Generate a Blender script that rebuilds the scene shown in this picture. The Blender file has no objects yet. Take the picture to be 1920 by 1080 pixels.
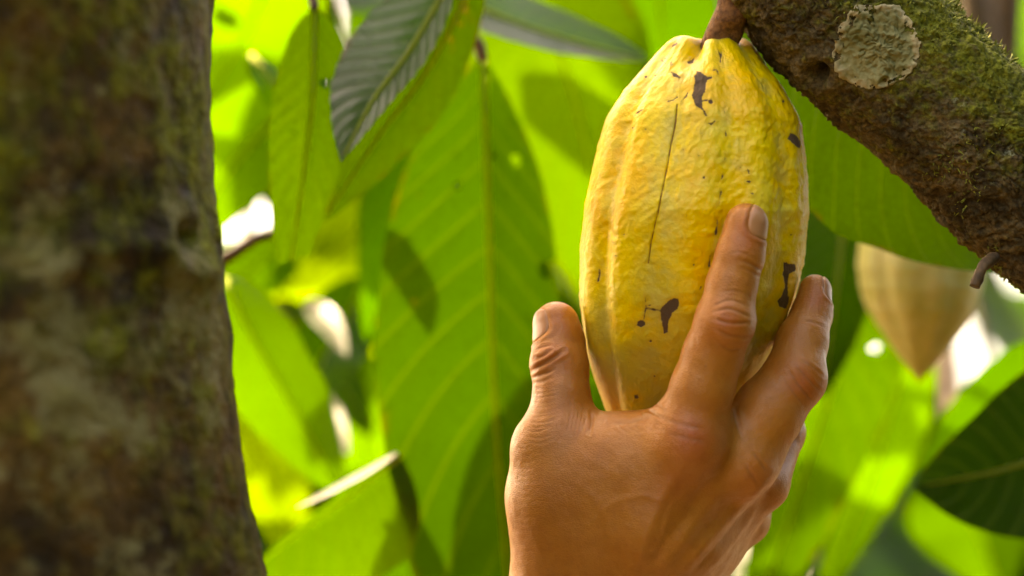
import bpy, math, random
import numpy as np
from mathutils import Vector, Matrix

# ------------------------------------------------------------------ camera, sky, sun, exposure
scn = bpy.context.scene
COL = scn.collection
LENS, SENS, D0 = 85.0, 36.0, 0.815          # D0: distance of the pod's axis
KPX = SENS / LENS / 1920.0                  # metres per photo pixel at 1 m
PITCH = math.radians(10)
CAM = Vector((0, 0, 1.60))
cam_d = bpy.data.cameras.new('camera'); cam = bpy.data.objects.new('camera', cam_d); COL.objects.link(cam)
cam.location = CAM; cam.rotation_euler = (math.radians(90) + PITCH, 0, 0)
cam_d.lens = LENS; cam_d.sensor_width = SENS; cam_d.clip_start = 0.05; cam_d.clip_end = 3000
cam_d.dof.use_dof = True; cam_d.dof.focus_distance = D0 - 0.021; cam_d.dof.aperture_fstop = 5.0
scn.camera = cam

SUN_EL, SUN_AZ = math.radians(48), math.radians(-48)   # azimuth from +Y (view direction) towards +X
sun_vec = Vector((math.sin(SUN_AZ) * math.cos(SUN_EL), math.cos(SUN_AZ) * math.cos(SUN_EL), math.sin(SUN_EL)))
world = bpy.data.worlds.new('World'); scn.world = world; world.use_nodes = True
wn = world.node_tree.nodes; wl = world.node_tree.links
bg = wn['Background']; sky = wn.new('ShaderNodeTexSky'); sky.sky_type = 'NISHITA'; sky.sun_disc = False
sky.sun_elevation = SUN_EL; sky.sun_rotation = SUN_AZ
sky.air_density = 1.0; sky.dust_density = 6.0; sky.ozone_density = 0.6
wl.new(sky.outputs['Color'], bg.inputs['Color']); bg.inputs['Strength'].default_value = 0.15
sun_d = bpy.data.lights.new('sun', 'SUN'); sun_d.energy = 2.1; sun_d.angle = math.radians(0.53); sun_d.color = (1.0, 0.93, 0.80)
sun = bpy.data.objects.new('sun', sun_d); COL.objects.link(sun); sun.location = (0, 0, 6)
sun.rotation_euler = sun_vec.to_track_quat('Z', 'Y').to_euler()
vs = scn.view_settings; vs.view_transform = 'Standard'; vs.look = 'None'; vs.gamma = 1.0; vs.use_curve_mapping = False
vs.exposure = 3.1
vs.use_white_balance = True; vs.white_balance_temperature = 10300; vs.white_balance_tint = 16     # camera set to shade, as in the photograph
scn.render.engine = 'CYCLES'
cy = scn.cycles; cy.max_bounces = 8; cy.diffuse_bounces = 5; cy.glossy_bounces = 3; cy.transmission_bounces = 6
cy.use_denoising = True; cy.sample_clamp_indirect = 8.0; cy.caustics_reflective = False; cy.caustics_refractive = False
try: cy.denoiser = 'OPENIMAGEDENOISE'
except Exception: pass

# ------------------------------------------------------------------ helpers
rnd = random.Random(7)
CP, SP = math.cos(PITCH), math.sin(PITCH)
RCAM = np.array([[1, 0, 0], [0, CP, -SP], [0, SP, CP]])    # camera frame (right, forward, up) -> world
CAMV = np.array(CAM)

def px(x, y, d):
    """photo pixel + distance -> camera frame (right, forward, up), metres"""
    return np.array([(x - 960) * KPX * d, d, (540 - y) * KPX * d])
def to_world(v):
    return np.asarray(v, float) @ RCAM.T + CAMV
def W(x, y, d):
    return to_world(px(x, y, d))
def unproj(v):
    """camera frame -> photo pixel"""
    return 960 + v[:, 0] / v[:, 1] / KPX, 540 - v[:, 2] / v[:, 1] / KPX

_rs = np.random.RandomState(3); _TAB = _rs.rand(4096).astype(np.float32)
def vnoise(P):
    P = np.asarray(P, np.float64); I = np.floor(P).astype(np.int64); f = P - I; f = f * f * (3 - 2 * f)
    def h(dx, dy, dz):
        return _TAB[((I[:, 0] + dx) * 73856093 ^ (I[:, 1] + dy) * 19349663 ^ (I[:, 2] + dz) * 83492791) & 4095]
    x, y, z = f[:, 0], f[:, 1], f[:, 2]
    a = h(0,0,0)*(1-x)+h(1,0,0)*x; b = h(0,1,0)*(1-x)+h(1,1,0)*x
    c = h(0,0,1)*(1-x)+h(1,0,1)*x; d = h(0,1,1)*(1-x)+h(1,1,1)*x
    return ((a*(1-y)+b*y)*(1-z) + (c*(1-y)+d*y)*z) * 2 - 1
def fbm(P, oct=4, gain=0.5, lac=2.1):
    P = np.asarray(P, float); s = 0; a = 1.0
    for k in range(oct):
        s = s + a * vnoise(P + 17.3 * k); P = P * lac; a *= gain
    return s
def smooth(a, b, x):
    t = np.clip((x - a) / (b - a), 0, 1); return t * t * (3 - 2 * t)

def mesh_obj(name, verts, faces, mat, parent=None, base=None, attrs=None, smooth_shade=True, cam_frame=True, mesh_only=False):
    v = to_world(verts) if cam_frame else np.asarray(verts, float)
    if base is None: base = v.mean(0)
    base = np.asarray(base, float)
    me = bpy.data.meshes.new(name)
    lv = v - base
    if isinstance(faces, np.ndarray):
        n = len(faces); k = faces.shape[1]
        me.vertices.add(len(lv)); me.vertices.foreach_set('co', lv.astype(np.float32).ravel())
        me.loops.add(n * k); me.loops.foreach_set('vertex_index', faces.astype(np.int32).ravel())
        me.polygons.add(n); me.polygons.foreach_set('loop_start', np.arange(0, n * k, k, dtype=np.int32))
        me.update(calc_edges=True); me.validate()
    else:
        me.from_pydata([tuple(p) for p in lv], [], faces)
    if smooth_shade: me.polygons.foreach_set('use_smooth', np.ones(len(me.polygons), bool))
    for an, arr in (attrs or {}).items():
        arr = np.asarray(arr, np.float32)
        if arr.ndim == 1:
            a = me.attributes.new(an, 'FLOAT', 'POINT'); a.data.foreach_set('value', arr)
        else:
            a = me.attributes.new(an, 'FLOAT_VECTOR', 'POINT'); a.data.foreach_set('vector', arr.ravel())
    if mat: me.materials.append(mat)
    if mesh_only: return me, base
    o = bpy.data.objects.new(name, me); COL.objects.link(o)
    link(o, base, parent)
    return o
def wpos(o):
    p = Vector(o.location)
    while o.parent: o = o.parent; p += o.location
    return p
def link(o, base, parent):
    b = Vector([float(c) for c in base])
    if parent is not None: o.parent = parent; o.location = b - wpos(parent)
    else: o.location = b
def empty(name, loc, label=None, cat=None, group=None):
    o = bpy.data.objects.new(name, None); COL.objects.link(o); o.location = Vector([float(c) for c in loc]); o.empty_display_size = 0.05
    tag(o, label, cat, group); return o
def tag(o, label=None, cat=None, group=None, kind=None):
    if label: o['label'] = label
    if cat: o['category'] = cat
    if group: o['group'] = group
    if kind: o['kind'] = kind
    return o
def grid_faces(nu, nv, wrap=False):
    """verts indexed [i*nv + j], i along u (nu rows), j around v; wrap joins j"""
    i = np.arange(nu - 1)[:, None]; j = np.arange(nv if wrap else nv - 1)[None, :]; j2 = (j + 1) % nv
    return np.stack([i*nv+j, i*nv+j2, (i+1)*nv+j2, (i+1)*nv+j], -1).reshape(-1, 4)
def spline(pts, n):
    """Catmull-Rom through pts, n samples"""
    P = np.asarray(pts, float); P = np.vstack([2*P[0]-P[1], P, 2*P[-1]-P[-2]]); m = len(P) - 3
    t = np.linspace(0, m, n); k = np.minimum(t.astype(int), m - 1); f = (t - k)[:, None]
    a, b, c, d = P[k], P[k+1], P[k+2], P[k+3]
    return 0.5*((2*b)+(-a+c)*f+(2*a-5*b+4*c-d)*f**2+(-a+3*b-3*c+d)*f**3)
def frames(path, up=(0, 1, 0)):
    t = np.gradient(path, axis=0); t /= np.linalg.norm(t, axis=1)[:, None]
    up = np.asarray(up, float); a = np.cross(t, up); a /= np.linalg.norm(a, axis=1)[:, None]; b = np.cross(a, t)
    return t, a, b
def tube(path, rad, nseg=10, cap=True, rough=0, seed=0):
    path = np.asarray(path, float); t, a, b = frames(path, (0.123, 0.9, 0.2)); n = len(path); rad = np.broadcast_to(rad, n)
    ph = np.linspace(0, 2*math.pi, nseg, endpoint=False)
    d = a[:, None]*np.cos(ph)[None, :, None] + b[:, None]*np.sin(ph)[None, :, None]
    v = path[:, None] + d * rad[:, None, None]
    if rough:
        v = v + d * (rough * vnoise((v.reshape(-1, 3) / (rough * 4)) + seed)).reshape(n, nseg, 1)
    v = v.reshape(-1, 3); f = [tuple(q) for q in grid_faces(n, nseg, True)]
    if cap: f += [tuple(range(nseg))[::-1], tuple((n-1)*nseg + k for k in range(nseg))]
    return v, f

# ------------------------------------------------------------------ node helpers
def new_mat(name):
    m = bpy.data.materials.new(name); m.use_nodes = True; nt = m.node_tree
    return m, nt, nt.nodes['Principled BSDF'], nt.nodes['Material Output']
class N:
    def __init__(s, nt): s.nt = nt
    def n(s, t, **kw):
        nd = s.nt.nodes.new(t)
        for k, v in kw.items(): setattr(nd, k, v)
        return nd
    def set(s, sock, v):
        if hasattr(v, 'is_linked') or isinstance(v, bpy.types.NodeSocket): s.nt.links.new(v, sock)
        elif isinstance(v, (tuple, list)) and len(v) == 3 and sock.type == 'RGBA': sock.default_value = (*v, 1)
        else: sock.default_value = v
    def attr(s, name, out='Fac'): return s.n('ShaderNodeAttribute', attribute_name=name).outputs[out]
    def obj(s): return s.n('ShaderNodeTexCoord').outputs['Object']
    def mapping(s, v, scale=(1,1,1), rot=(0,0,0)):
        m = s.n('ShaderNodeMapping'); s.set(m.inputs['Vector'], v); m.inputs['Scale'].default_value = scale; m.inputs['Rotation'].default_value = rot; return m.outputs[0]
    def noise(s, v, scale, detail=4, rough=0.55, dist=0.0, out='Fac'):
        t = s.n('ShaderNodeTexNoise'); s.set(t.inputs['Vector'], v); t.inputs['Scale'].default_value = scale; t.inputs['Detail'].default_value = detail
        t.inputs['Roughness'].default_value = rough; t.inputs['Distortion'].default_value = dist; return t.outputs[out]
    def voro(s, v, scale, feature='F1', out='Distance', rand=1.0):
        t = s.n('ShaderNodeTexVoronoi', feature=feature); s.set(t.inputs['Vector'], v); t.inputs['Scale'].default_value = scale; t.inputs['Randomness'].default_value = rand; return t.outputs[out]
    def math(s, op, a, b=0.0, clamp=False):
        t = s.n('ShaderNodeMath', operation=op, use_clamp=clamp); s.set(t.inputs[0], a); s.set(t.inputs[1], b); return t.outputs[0]
    def ramp(s, f, a, b, lo=0.0, hi=1.0):
        t = s.n('ShaderNodeMapRange', interpolation_type='SMOOTHSTEP'); s.set(t.inputs['Value'], f)
        s.set(t.inputs['From Min'], a); s.set(t.inputs['From Max'], b); s.set(t.inputs['To Min'], lo); s.set(t.inputs['To Max'], hi); return t.outputs[0]
    def mix(s, f, a, b, blend='MIX'):
        t = s.n('ShaderNodeMix', data_type='RGBA', blend_type=blend); s.set(t.inputs['Factor'], f); s.set(t.inputs['A'], a); s.set(t.inputs['B'], b); return t.outputs['Result']
    def bump(s, h, strength, dist, normal=None):
        t = s.n('ShaderNodeBump'); t.inputs['Strength'].default_value = strength; t.inputs['Distance'].default_value = dist
        s.set(t.inputs['Height'], h)
        if normal is not None: s.set(t.inputs['Normal'], normal)
        return t.outputs[0]

# ------------------------------------------------------------------ materials
def mat_leaf():
    m, nt, p, out = new_mat('leaf_blade'); g = N(nt)
    uv = g.attr('leaf_uv', 'Vector'); sep = g.n('ShaderNodeSeparateXYZ'); g.set(sep.inputs[0], uv)
    u, v = g.math('ABSOLUTE', sep.outputs[0]), sep.outputs[1]
    oi = g.n('ShaderNodeObjectInfo'); tint = oi.outputs['Color']
    x = g.math('SUBTRACT', g.math('MULTIPLY', v, 12.0), g.math('MULTIPLY', g.math('POWER', u, 1.15), 2.0))
    fr = g.math('ABSOLUTE', g.math('SUBTRACT', g.math('FRACT', x), 0.5))
    side = g.ramp(fr, 0.0, 0.07, 1.0, 0.0)
    midr = g.ramp(u, 0.0, 0.05, 1.0, 0.0)
    vein = g.math('MAXIMUM', g.math('MULTIPLY', side, 0.55), midr)
    o = g.obj()
    big = g.noise(o, 14, 3); fine = g.noise(o, 160, 3)
    var = g.math('ADD', g.math('MULTIPLY', big, 0.5), g.math('MULTIPLY', fine, 0.2))
    scale = g.math('ADD', 0.62, var)
    tc = g.mix(1.0, tint, scale, 'MULTIPLY')
    tc = g.mix(g.math('MULTIPLY', vein, 0.28), tc, (0.17, 0.24, 0.01))
    spot = g.ramp(g.noise(o, 55, 3, 0.6), 0.70, 0.76)
    tc = g.mix(g.math('MULTIPLY', spot, 0.6), tc, (0.22, 0.13, 0.02))
    net = g.ramp(g.voro(o, 330, 'DISTANCE_TO_EDGE'), 0.0, 0.10, 0.80, 1.06); tc = g.mix(1.0, tc, net, 'MULTIPLY')
    eb = g.ramp(g.math('ADD', u, g.math('MULTIPLY', g.noise(o, 60, 4, 0.7), 0.5)), 1.20, 1.34); tc = g.mix(g.math('MULTIPLY', eb, 0.8), tc, (0.12, 0.07, 0.01))
    rc = g.mix(1.0, tc, (0.55, 0.62, 0.8), 'MULTIPLY')
    g.set(p.inputs['Base Color'], rc); g.set(p.inputs['Roughness'], g.ramp(fine, 0.3, 0.7, 0.30, 0.42)); g.set(p.inputs['Specular IOR Level'], g.math('SUBTRACT', oi.outputs['Alpha'], 0.5))
    h = g.math('SUBTRACT', g.math('MULTIPLY', g.noise(o, 90, 3), 0.25), g.math('MULTIPLY', vein, 0.5))
    nb = g.bump(h, 0.5, 0.002); g.set(p.inputs['Normal'], nb)
    tr = g.n('ShaderNodeBsdfTranslucent'); g.set(tr.inputs['Color'], tc)
    ms = g.n('ShaderNodeMixShader'); ms.inputs[0].default_value = 0.62
    nt.links.new(p.outputs[0], ms.inputs[1]); nt.links.new(tr.outputs[0], ms.inputs[2]); nt.links.new(ms.outputs[0], out.inputs[0])
    return m
def mat_simple(name, c1, c2, scale=120, rough=0.7, bump=0.4, dist=0.001):
    m, nt, p, out = new_mat(name); g = N(nt); o = g.obj()
    n = g.noise(o, scale, 5, 0.6)
    g.set(p.inputs['Base Color'], g.mix(g.ramp(n, 0.35, 0.65), c1, c2)); p.inputs['Roughness'].default_value = rough
    g.set(p.inputs['Normal'], g.bump(g.noise(o, scale * 2.5, 4), bump, dist)); return m
def mat_pod():
    m, nt, p, out = new_mat('pod_skin'); g = N(nt); o = g.obj()
    pc = g.attr('pod', 'Vector'); s = g.n('ShaderNodeSeparateXYZ'); g.set(s.inputs[0], pc)   # x: groove 0..1, y: length 0..1, z: side
    groove, t, side = s.outputs[0], s.outputs[1], s.outputs[2]
    a = g.noise(o, 38, 4, 0.6); b = g.noise(o, 95, 4, 0.6, 0.4); c = g.noise(o, 420, 4, 0.6)
    col = g.mix(g.ramp(a, 0.38, 0.62), (0.86, 0.50, 0.002), (0.85, 0.62, 0.012))
    col = g.mix(g.math('MULTIPLY', g.ramp(b, 0.52, 0.68), 0.55), col, (0.85, 0.68, 0.07))
    # greener patches: on the lower half and along the grooves
    gn = g.noise(o, 60, 5, 0.62)
    low = g.ramp(t, 0.35, 0.80)
    gm = g.ramp(g.math('ADD', gn, g.math('ADD', g.math('MULTIPLY', low, 0.30), g.math('MULTIPLY', groove, 0.12))), 0.56, 0.80)
    col = g.mix(g.math('MULTIPLY', gm, 0.5), col, (0.47, 0.40, 0.03))
    gg = g.math('MULTIPLY', groove, g.ramp(g.noise(o, 110, 4, 0.6), 0.42, 0.62))
    col = g.mix(g.math('MULTIPLY', gg, 0.40), col, (0.50, 0.46, 0.14))
    # olive and tan bottom
    bt = g.ramp(g.math('ADD', t, g.math('MULTIPLY', g.math('SUBTRACT', gn, 0.5), 0.45)), 0.58, 0.84)
    col = g.mix(g.math('MULTIPLY', bt, 0.5), col, (0.28, 0.25, 0.06))
    tan = g.math('MULTIPLY', g.ramp(side, -0.55, -0.97), g.ramp(t, 0.60, 0.80))
    col = g.mix(g.math('MULTIPLY', tan, g.ramp(gn, 0.3, 0.6, 0.35, 0.8)), col, (0.42, 0.24, 0.06))
    # fine speckle
    sp = g.ramp(g.noise(o, 700, 2, 0.5), 0.70, 0.78)
    spm = g.math('MULTIPLY', sp, g.ramp(g.noise(o, 50, 2), 0.5, 0.62))
    col = g.mix(g.math('MULTIPLY', spm, 0.55), col, (0.12, 0.06, 0.015))
    # scars: signed distance in photo pixels
    sd = g.attr('scar'); sdn = g.math('ADD', g.math('ADD', sd, g.math('MULTIPLY', g.math('SUBTRACT', g.noise(o, 1000, 4, 0.7), 0.5), 4.0)), g.math('MULTIPLY', g.math('SUBTRACT', g.noise(o, 350, 3), 0.5), 7.0))
    halo = g.ramp(sdn, 1.0, 9.0, 1.0, 0.0)
    col = g.mix(g.math('MULTIPLY', halo, 0.28), col, (0.50, 0.27, 0.012))
    sm = g.ramp(sdn, -1.3, 1.3, 1.0, 0.0)
    col = g.mix(sm, col, g.mix(c, (0.060, 0.033, 0.014), (0.125, 0.075, 0.036)))
    ck = g.math('ADD', g.attr('crack'), g.math('MULTIPLY', g.math('SUBTRACT', g.noise(o, 600, 2), 0.5), 1.6))
    cm = g.ramp(ck, 0.4, 1.9, 1.0, 0.0)
    col = g.mix(g.math('MULTIPLY', cm, 0.85), col, (0.22, 0.075, 0.008))
    g.set(p.inputs['Base Color'], col)
    g.set(p.inputs['Roughness'], g.math('ADD', g.ramp(c, 0.3, 0.7, 0.40, 0.54), g.math('MULTIPLY', sm, 0.35)))
    p.inputs['Specular IOR Level'].default_value = 0.45
    p.inputs['Subsurface Weight'].default_value = 0.12; p.inputs['Subsurface Radius'].default_value = (1.0, 0.6, 0.1); p.inputs['Subsurface Scale'].default_value = 0.002
    h = g.math('ADD', g.math('MULTIPLY', b, 0.5), g.math('ADD', g.math('MULTIPLY', c, 0.22), g.math('MULTIPLY', g.noise(o, 1300, 3), 0.10)))
    h = g.math('SUBTRACT', h, g.math('ADD', g.math('MULTIPLY', cm, 0.25), g.math('MULTIPLY', sm, 0.12)))
    g.set(p.inputs['Normal'], g.bump(h, 0.55, 0.0022)); return m
def mat_skin():
    m, nt, p, out = new_mat('skin'); g = N(nt); o = g.obj()
    a = g.noise(o, 45, 4, 0.6); b = g.noise(o, 260, 4, 0.6)
    col = g.mix(g.ramp(a, 0.3, 0.7), (0.41, 0.142, 0.018), (0.48, 0.185, 0.030))
    col = g.mix(g.math('MULTIPLY', g.ramp(b, 0.45, 0.7), 0.35), col, (0.34, 0.108, 0.014))
    col = g.mix(g.math('MULTIPLY', g.attr('red'), 0.75), col, (0.42, 0.080, 0.026))
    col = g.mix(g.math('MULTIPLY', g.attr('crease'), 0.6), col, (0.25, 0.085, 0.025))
    fr = g.ramp(g.noise(o, 820, 1, 0.4), 0.73, 0.78)
    col = g.mix(g.math('MULTIPLY', fr, 0.25), col, (0.25, 0.10, 0.035))
    g.set(p.inputs['Base Color'], col); g.set(p.inputs['Roughness'], g.ramp(b, 0.3, 0.7, 0.34, 0.50)); p.inputs['Specular IOR Level'].default_value = 0.5
    p.inputs['Subsurface Weight'].default_value = 0.30; p.inputs['Subsurface Radius'].default_value = (1.0, 0.35, 0.15); p.inputs['Subsurface Scale'].default_value = 0.0035
    w = g.n('ShaderNodeVectorMath', operation='ADD'); g.set(w.inputs[0], o)
    nz = g.n('ShaderNodeVectorMath', operation='SCALE'); g.set(nz.inputs[0], g.noise(o, 300, 2, out='Color')); nz.inputs['Scale'].default_value = 0.0012; g.set(w.inputs[1], nz.outputs[0])
    st = g.mapping(w.outputs[0], (0.8, 1, 1.5))
    cell = g.ramp(g.voro(st, 950, 'DISTANCE_TO_EDGE'), 0.0, 0.16)
    h = g.math('ADD', g.math('MULTIPLY', cell, 0.22), g.math('ADD', g.math('MULTIPLY', b, 0.35), g.math('MULTIPLY', g.noise(o, 1500, 3), 0.2)))
    g.set(p.inputs['Normal'], g.bump(h, 0.4, 0.0007)); return m
def mat_nail():
    m, nt, p, out = new_mat('fingernail'); g = N(nt); o = g.obj()
    v = g.attr('nail', 'Vector'); s = g.n('ShaderNodeSeparateXYZ'); g.set(s.inputs[0], v)
    col = g.mix(g.noise(o, 300, 3), (0.42, 0.185, 0.075), (0.48, 0.225, 0.10))
    col = g.mix(g.ramp(s.outputs[1], 0.80, 0.95), col, (0.52, 0.32, 0.19))
    col = g.mix(g.math('MULTIPLY', g.ramp(s.outputs[1], -0.72, -0.95), 0.5), col, (0.52, 0.30, 0.17))
    g.set(p.inputs['Base Color'], col); p.inputs['Roughness'].default_value = 0.34
    p.inputs['Subsurface Weight'].default_value = 0.15; p.inputs['Subsurface Scale'].default_value = 0.002; p.inputs['Subsurface Radius'].default_value = (1, .4, .25)
    g.set(p.inputs['Normal'], g.bump(g.noise(g.mapping(v, (9, 1.2, 1)), 3, 3), 0.12, 0.0006)); return m
def mat_bark(name, moss_lo, moss_hi, pale, scale=1.0, bark=((0.055, 0.032, 0.014), (0.12, 0.075, 0.03)), pale_col=(0.30, 0.31, 0.21)):
    m, nt, p, out = new_mat(name); g = N(nt); o = g.obj()
    q = g.attr('bark', 'Vector')
    sq = g.n('ShaderNodeSeparateXYZ'); g.set(sq.inputs[0], q)      # x: crack depth, y: moss, z: pale patches
    n1 = g.noise(o, 70 * scale, 6, 0.65); n2 = g.noise(o, 260 * scale, 5, 0.65); n3 = g.noise(o, 22 * scale, 4, 0.6)
    col = g.mix(g.ramp(n1, 0.35, 0.65), bark[0], bark[1])
    col = g.mix(g.math('MULTIPLY', g.ramp(n2, 0.55, 0.75), 0.5), col, (0.17, 0.10, 0.045))
    mm = g.ramp(g.math('ADD', g.math('ADD', g.math('MULTIPLY', n3, 0.5), g.math('MULTIPLY', n2, 0.5)), sq.outputs[1]), moss_lo, moss_hi)
    col = g.mix(g.math('MULTIPLY', mm, 0.85), col, g.mix(n2, (0.060, 0.075, 0.004), (0.20, 0.21, 0.016)))
    grain = g.ramp(g.noise(o, 650 * scale, 4, 0.7), 0.3, 0.7, 0.5, 1.45); col = g.mix(1.0, col, grain, 'MULTIPLY')
    pm = g.ramp(g.math('ADD', g.noise(o, 120 * scale, 6, 0.72), sq.outputs[2]), pale, pale + 0.10)
    col = g.mix(g.math('MULTIPLY', pm, 0.75), col, g.mix(n2, pale_col, tuple(c * 0.6 for c in pale_col)))
    col = g.mix(g.math('MULTIPLY', sq.outputs[0], 0.65), col, (0.012, 0.008, 0.004))
    g.set(p.inputs['Base Color'], col); g.set(p.inputs['Roughness'], g.ramp(n2, 0.3, 0.7, 0.6, 0.95)); p.inputs['Specular IOR Level'].default_value = 0.15
    h = g.math('ADD', g.math('MULTIPLY', n1, 0.6), g.math('ADD', g.math('MULTIPLY', n2, 0.5), g.math('MULTIPLY', g.noise(o, 900 * scale, 4), 0.2)))
    g.set(p.inputs['Normal'], g.bump(h, 0.9, 0.004 / scale)); return m
M_LEAF = mat_leaf(); M_POD = mat_pod(); M_SKIN = mat_skin(); M_NAIL = mat_nail()
def mat_pod2():
    m, nt, p, out = new_mat('unripe_pod_skin'); g = N(nt); o = g.obj(); n = g.noise(o, 45, 4, 0.6); f = g.noise(o, 300, 4, 0.6)
    col = g.mix(g.ramp(n, 0.35, 0.65), (0.42, 0.41, 0.11), (0.56, 0.51, 0.21)); col = g.mix(g.math('MULTIPLY', g.attr('groove'), 0.4), col, (0.30, 0.28, 0.06))
    col = g.mix(g.math('MULTIPLY', g.ramp(f, 0.55, 0.7), 0.3), col, (0.42, 0.22, 0.09))
    g.set(p.inputs['Base Color'], col); p.inputs['Roughness'].default_value = 0.55; g.set(p.inputs['Normal'], g.bump(f, 0.4, 0.001)); return m
M_POD2 = mat_pod2()
M_BRANCH = mat_bark('mossy_bark', 0.44, 0.62, 0.68, 1.0, ((0.050, 0.036, 0.014), (0.15, 0.105, 0.045)), (0.40, 0.42, 0.27))
M_TRUNK = mat_bark('dark_trunk_bark', 0.45, 0.62, 0.58, 0.30, ((0.020, 0.011, 0.002), (0.110, 0.058, 0.009)), (0.27, 0.235, 0.09))
M_TWIG = mat_simple('twig_bark', (0.05, 0.028, 0.010), (0.12, 0.065, 0.022), 200)
def mat_rib():
    m, nt, p, out = new_mat('leaf_midrib'); g = N(nt); oi = g.n('ShaderNodeObjectInfo'); o = g.obj()
    tc = g.mix(0.75, oi.outputs['Color'], (0.70, 0.78, 0.20))
    g.set(p.inputs['Base Color'], tc); p.inputs['Roughness'].default_value = 0.5
    tr = g.n('ShaderNodeBsdfTranslucent'); g.set(tr.inputs['Color'], tc); ms = g.n('ShaderNodeMixShader'); ms.inputs[0].default_value = 0.8
    nt.links.new(p.outputs[0], ms.inputs[1]); nt.links.new(tr.outputs[0], ms.inputs[2]); nt.links.new(ms.outputs[0], out.inputs[0]); return m
M_RIB = mat_rib()
M_STALK = mat_simple('pod_stalk', (0.10, 0.038, 0.012), (0.26, 0.115, 0.040), 420, 0.85, 0.9)
def mat_lichen():
    m, nt, p, out = new_mat('lichen'); g = N(nt); o = g.obj(); n = g.noise(o, 260, 6, 0.7); k = g.noise(o, 90, 4, 0.6)
    col = g.mix(g.ramp(k, 0.3, 0.7), (0.15, 0.145, 0.045), (0.27, 0.25, 0.105))
    col = g.mix(g.ramp(g.math('ADD', g.attr('rim'), g.math('MULTIPLY', g.math('SUBTRACT', n, 0.5), 1.6)), 0.55, 1.1), col, (0.42, 0.35, 0.19))
    g.set(p.inputs['Base Color'], col); p.inputs['Roughness'].default_value = 0.95; g.set(p.inputs['Normal'], g.bump(n, 0.8, 0.0015)); return m
M_LICHEN = mat_lichen()
M_MOSS = mat_simple('moss', (0.09, 0.11, 0.006), (0.25, 0.26, 0.025), 400, 0.8, 0.2)
M_GROUND = mat_simple('leaf_litter', (0.045, 0.030, 0.014), (0.10, 0.07, 0.03), 9, 0.95, 1.0, 0.03)

# ------------------------------------------------------------------ ground
gs = 600
gv = [(-gs, -gs, 0), (gs, -gs, 0), (gs, gs, 0), (-gs, gs, 0)]
ground = mesh_obj('ground', gv, [(0, 1, 2, 3)], M_GROUND, base=(0, 0, 0), cam_frame=False); ground['kind'] = 'structure'

# ------------------------------------------------------------------ leaves
def leaf_geo(path, n0, wl_, wr_, fold=0.25, curl=0.0, wavy=0.004, seed=0, holes=(), nv=34, nu=9, quilt=0.0007, tipcut=1.0, prof=(0.62, 0.80)):
    """leaf blade on a midrib path; n0 = face normal, wl_/wr_ = half widths (m); returns verts, faces, uv"""
    t, _, _ = frames(path)
    n = n0[None] - t * (t @ n0)[:, None]; n /= np.linalg.norm(n, axis=1)[:, None]
    s = np.cross(n, t)                                           # across
    v = np.linspace(0, 1, len(path)); w = (v ** prof[0]) * np.clip(1 - v, 0, 1) ** prof[1]
    w = w / w.max(); w = np.maximum(w, 0.05 * smooth(1.0, 0.86, v) + 0.002); w = np.maximum(w, 0.012)
    u = np.linspace(-1, 1, 2 * nu + 1)
    half = np.where(u[None] < 0, wl_, wr_) * w[:, None] * u[None]
    L = np.linalg.norm(np.diff(path, axis=0), axis=1).sum()
    edge = 1 + 0.035 * vnoise(np.stack([v * 9, v * 0 + seed, v * 0 + 1.7], 1))[:, None]
    half = half * edge
    au = np.abs(half)
    hgt = math.sin(fold) * au + curl * au ** 2
    vein = (v[:, None] * 12 - 2.0 * np.abs(u[None]) ** 1.15)
    hgt = hgt + quilt * np.abs(np.sin(math.pi * (vein - 0.5))) ** 0.5 * np.minimum(1, np.abs(u[None]) * 4) * w[:, None]
    P = path[:, None] + s[:, None] * (half * math.cos(fold))[..., None]
    wob = vnoise((P.reshape(-1, 3) * 22) + seed * 3.1).reshape(half.shape) * wavy * np.abs(u[None])
    P = P + n[:, None] * (hgt + wob)[..., None]
    uv = np.stack([np.broadcast_to(u[None], half.shape), np.broadcast_to(v[:, None], half.shape), 0 * half], -1)
    f = grid_faces(len(path), 2 * nu + 1)
    if holes or tipcut < 1:
        c = uv.reshape(-1, 3)[f].mean(1); keep = np.ones(len(f), bool)
        for (hu, hv, r) in holes: keep &= ((c[:, 0] - hu) * 0.12) ** 2 + (c[:, 1] - hv) ** 2 > r * r
        keep &= c[:, 1] < tipcut - 0.02 * c[:, 0]
        f = f[keep]
    return P.reshape(-1, 3), f, uv.reshape(-1, 3)

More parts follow.
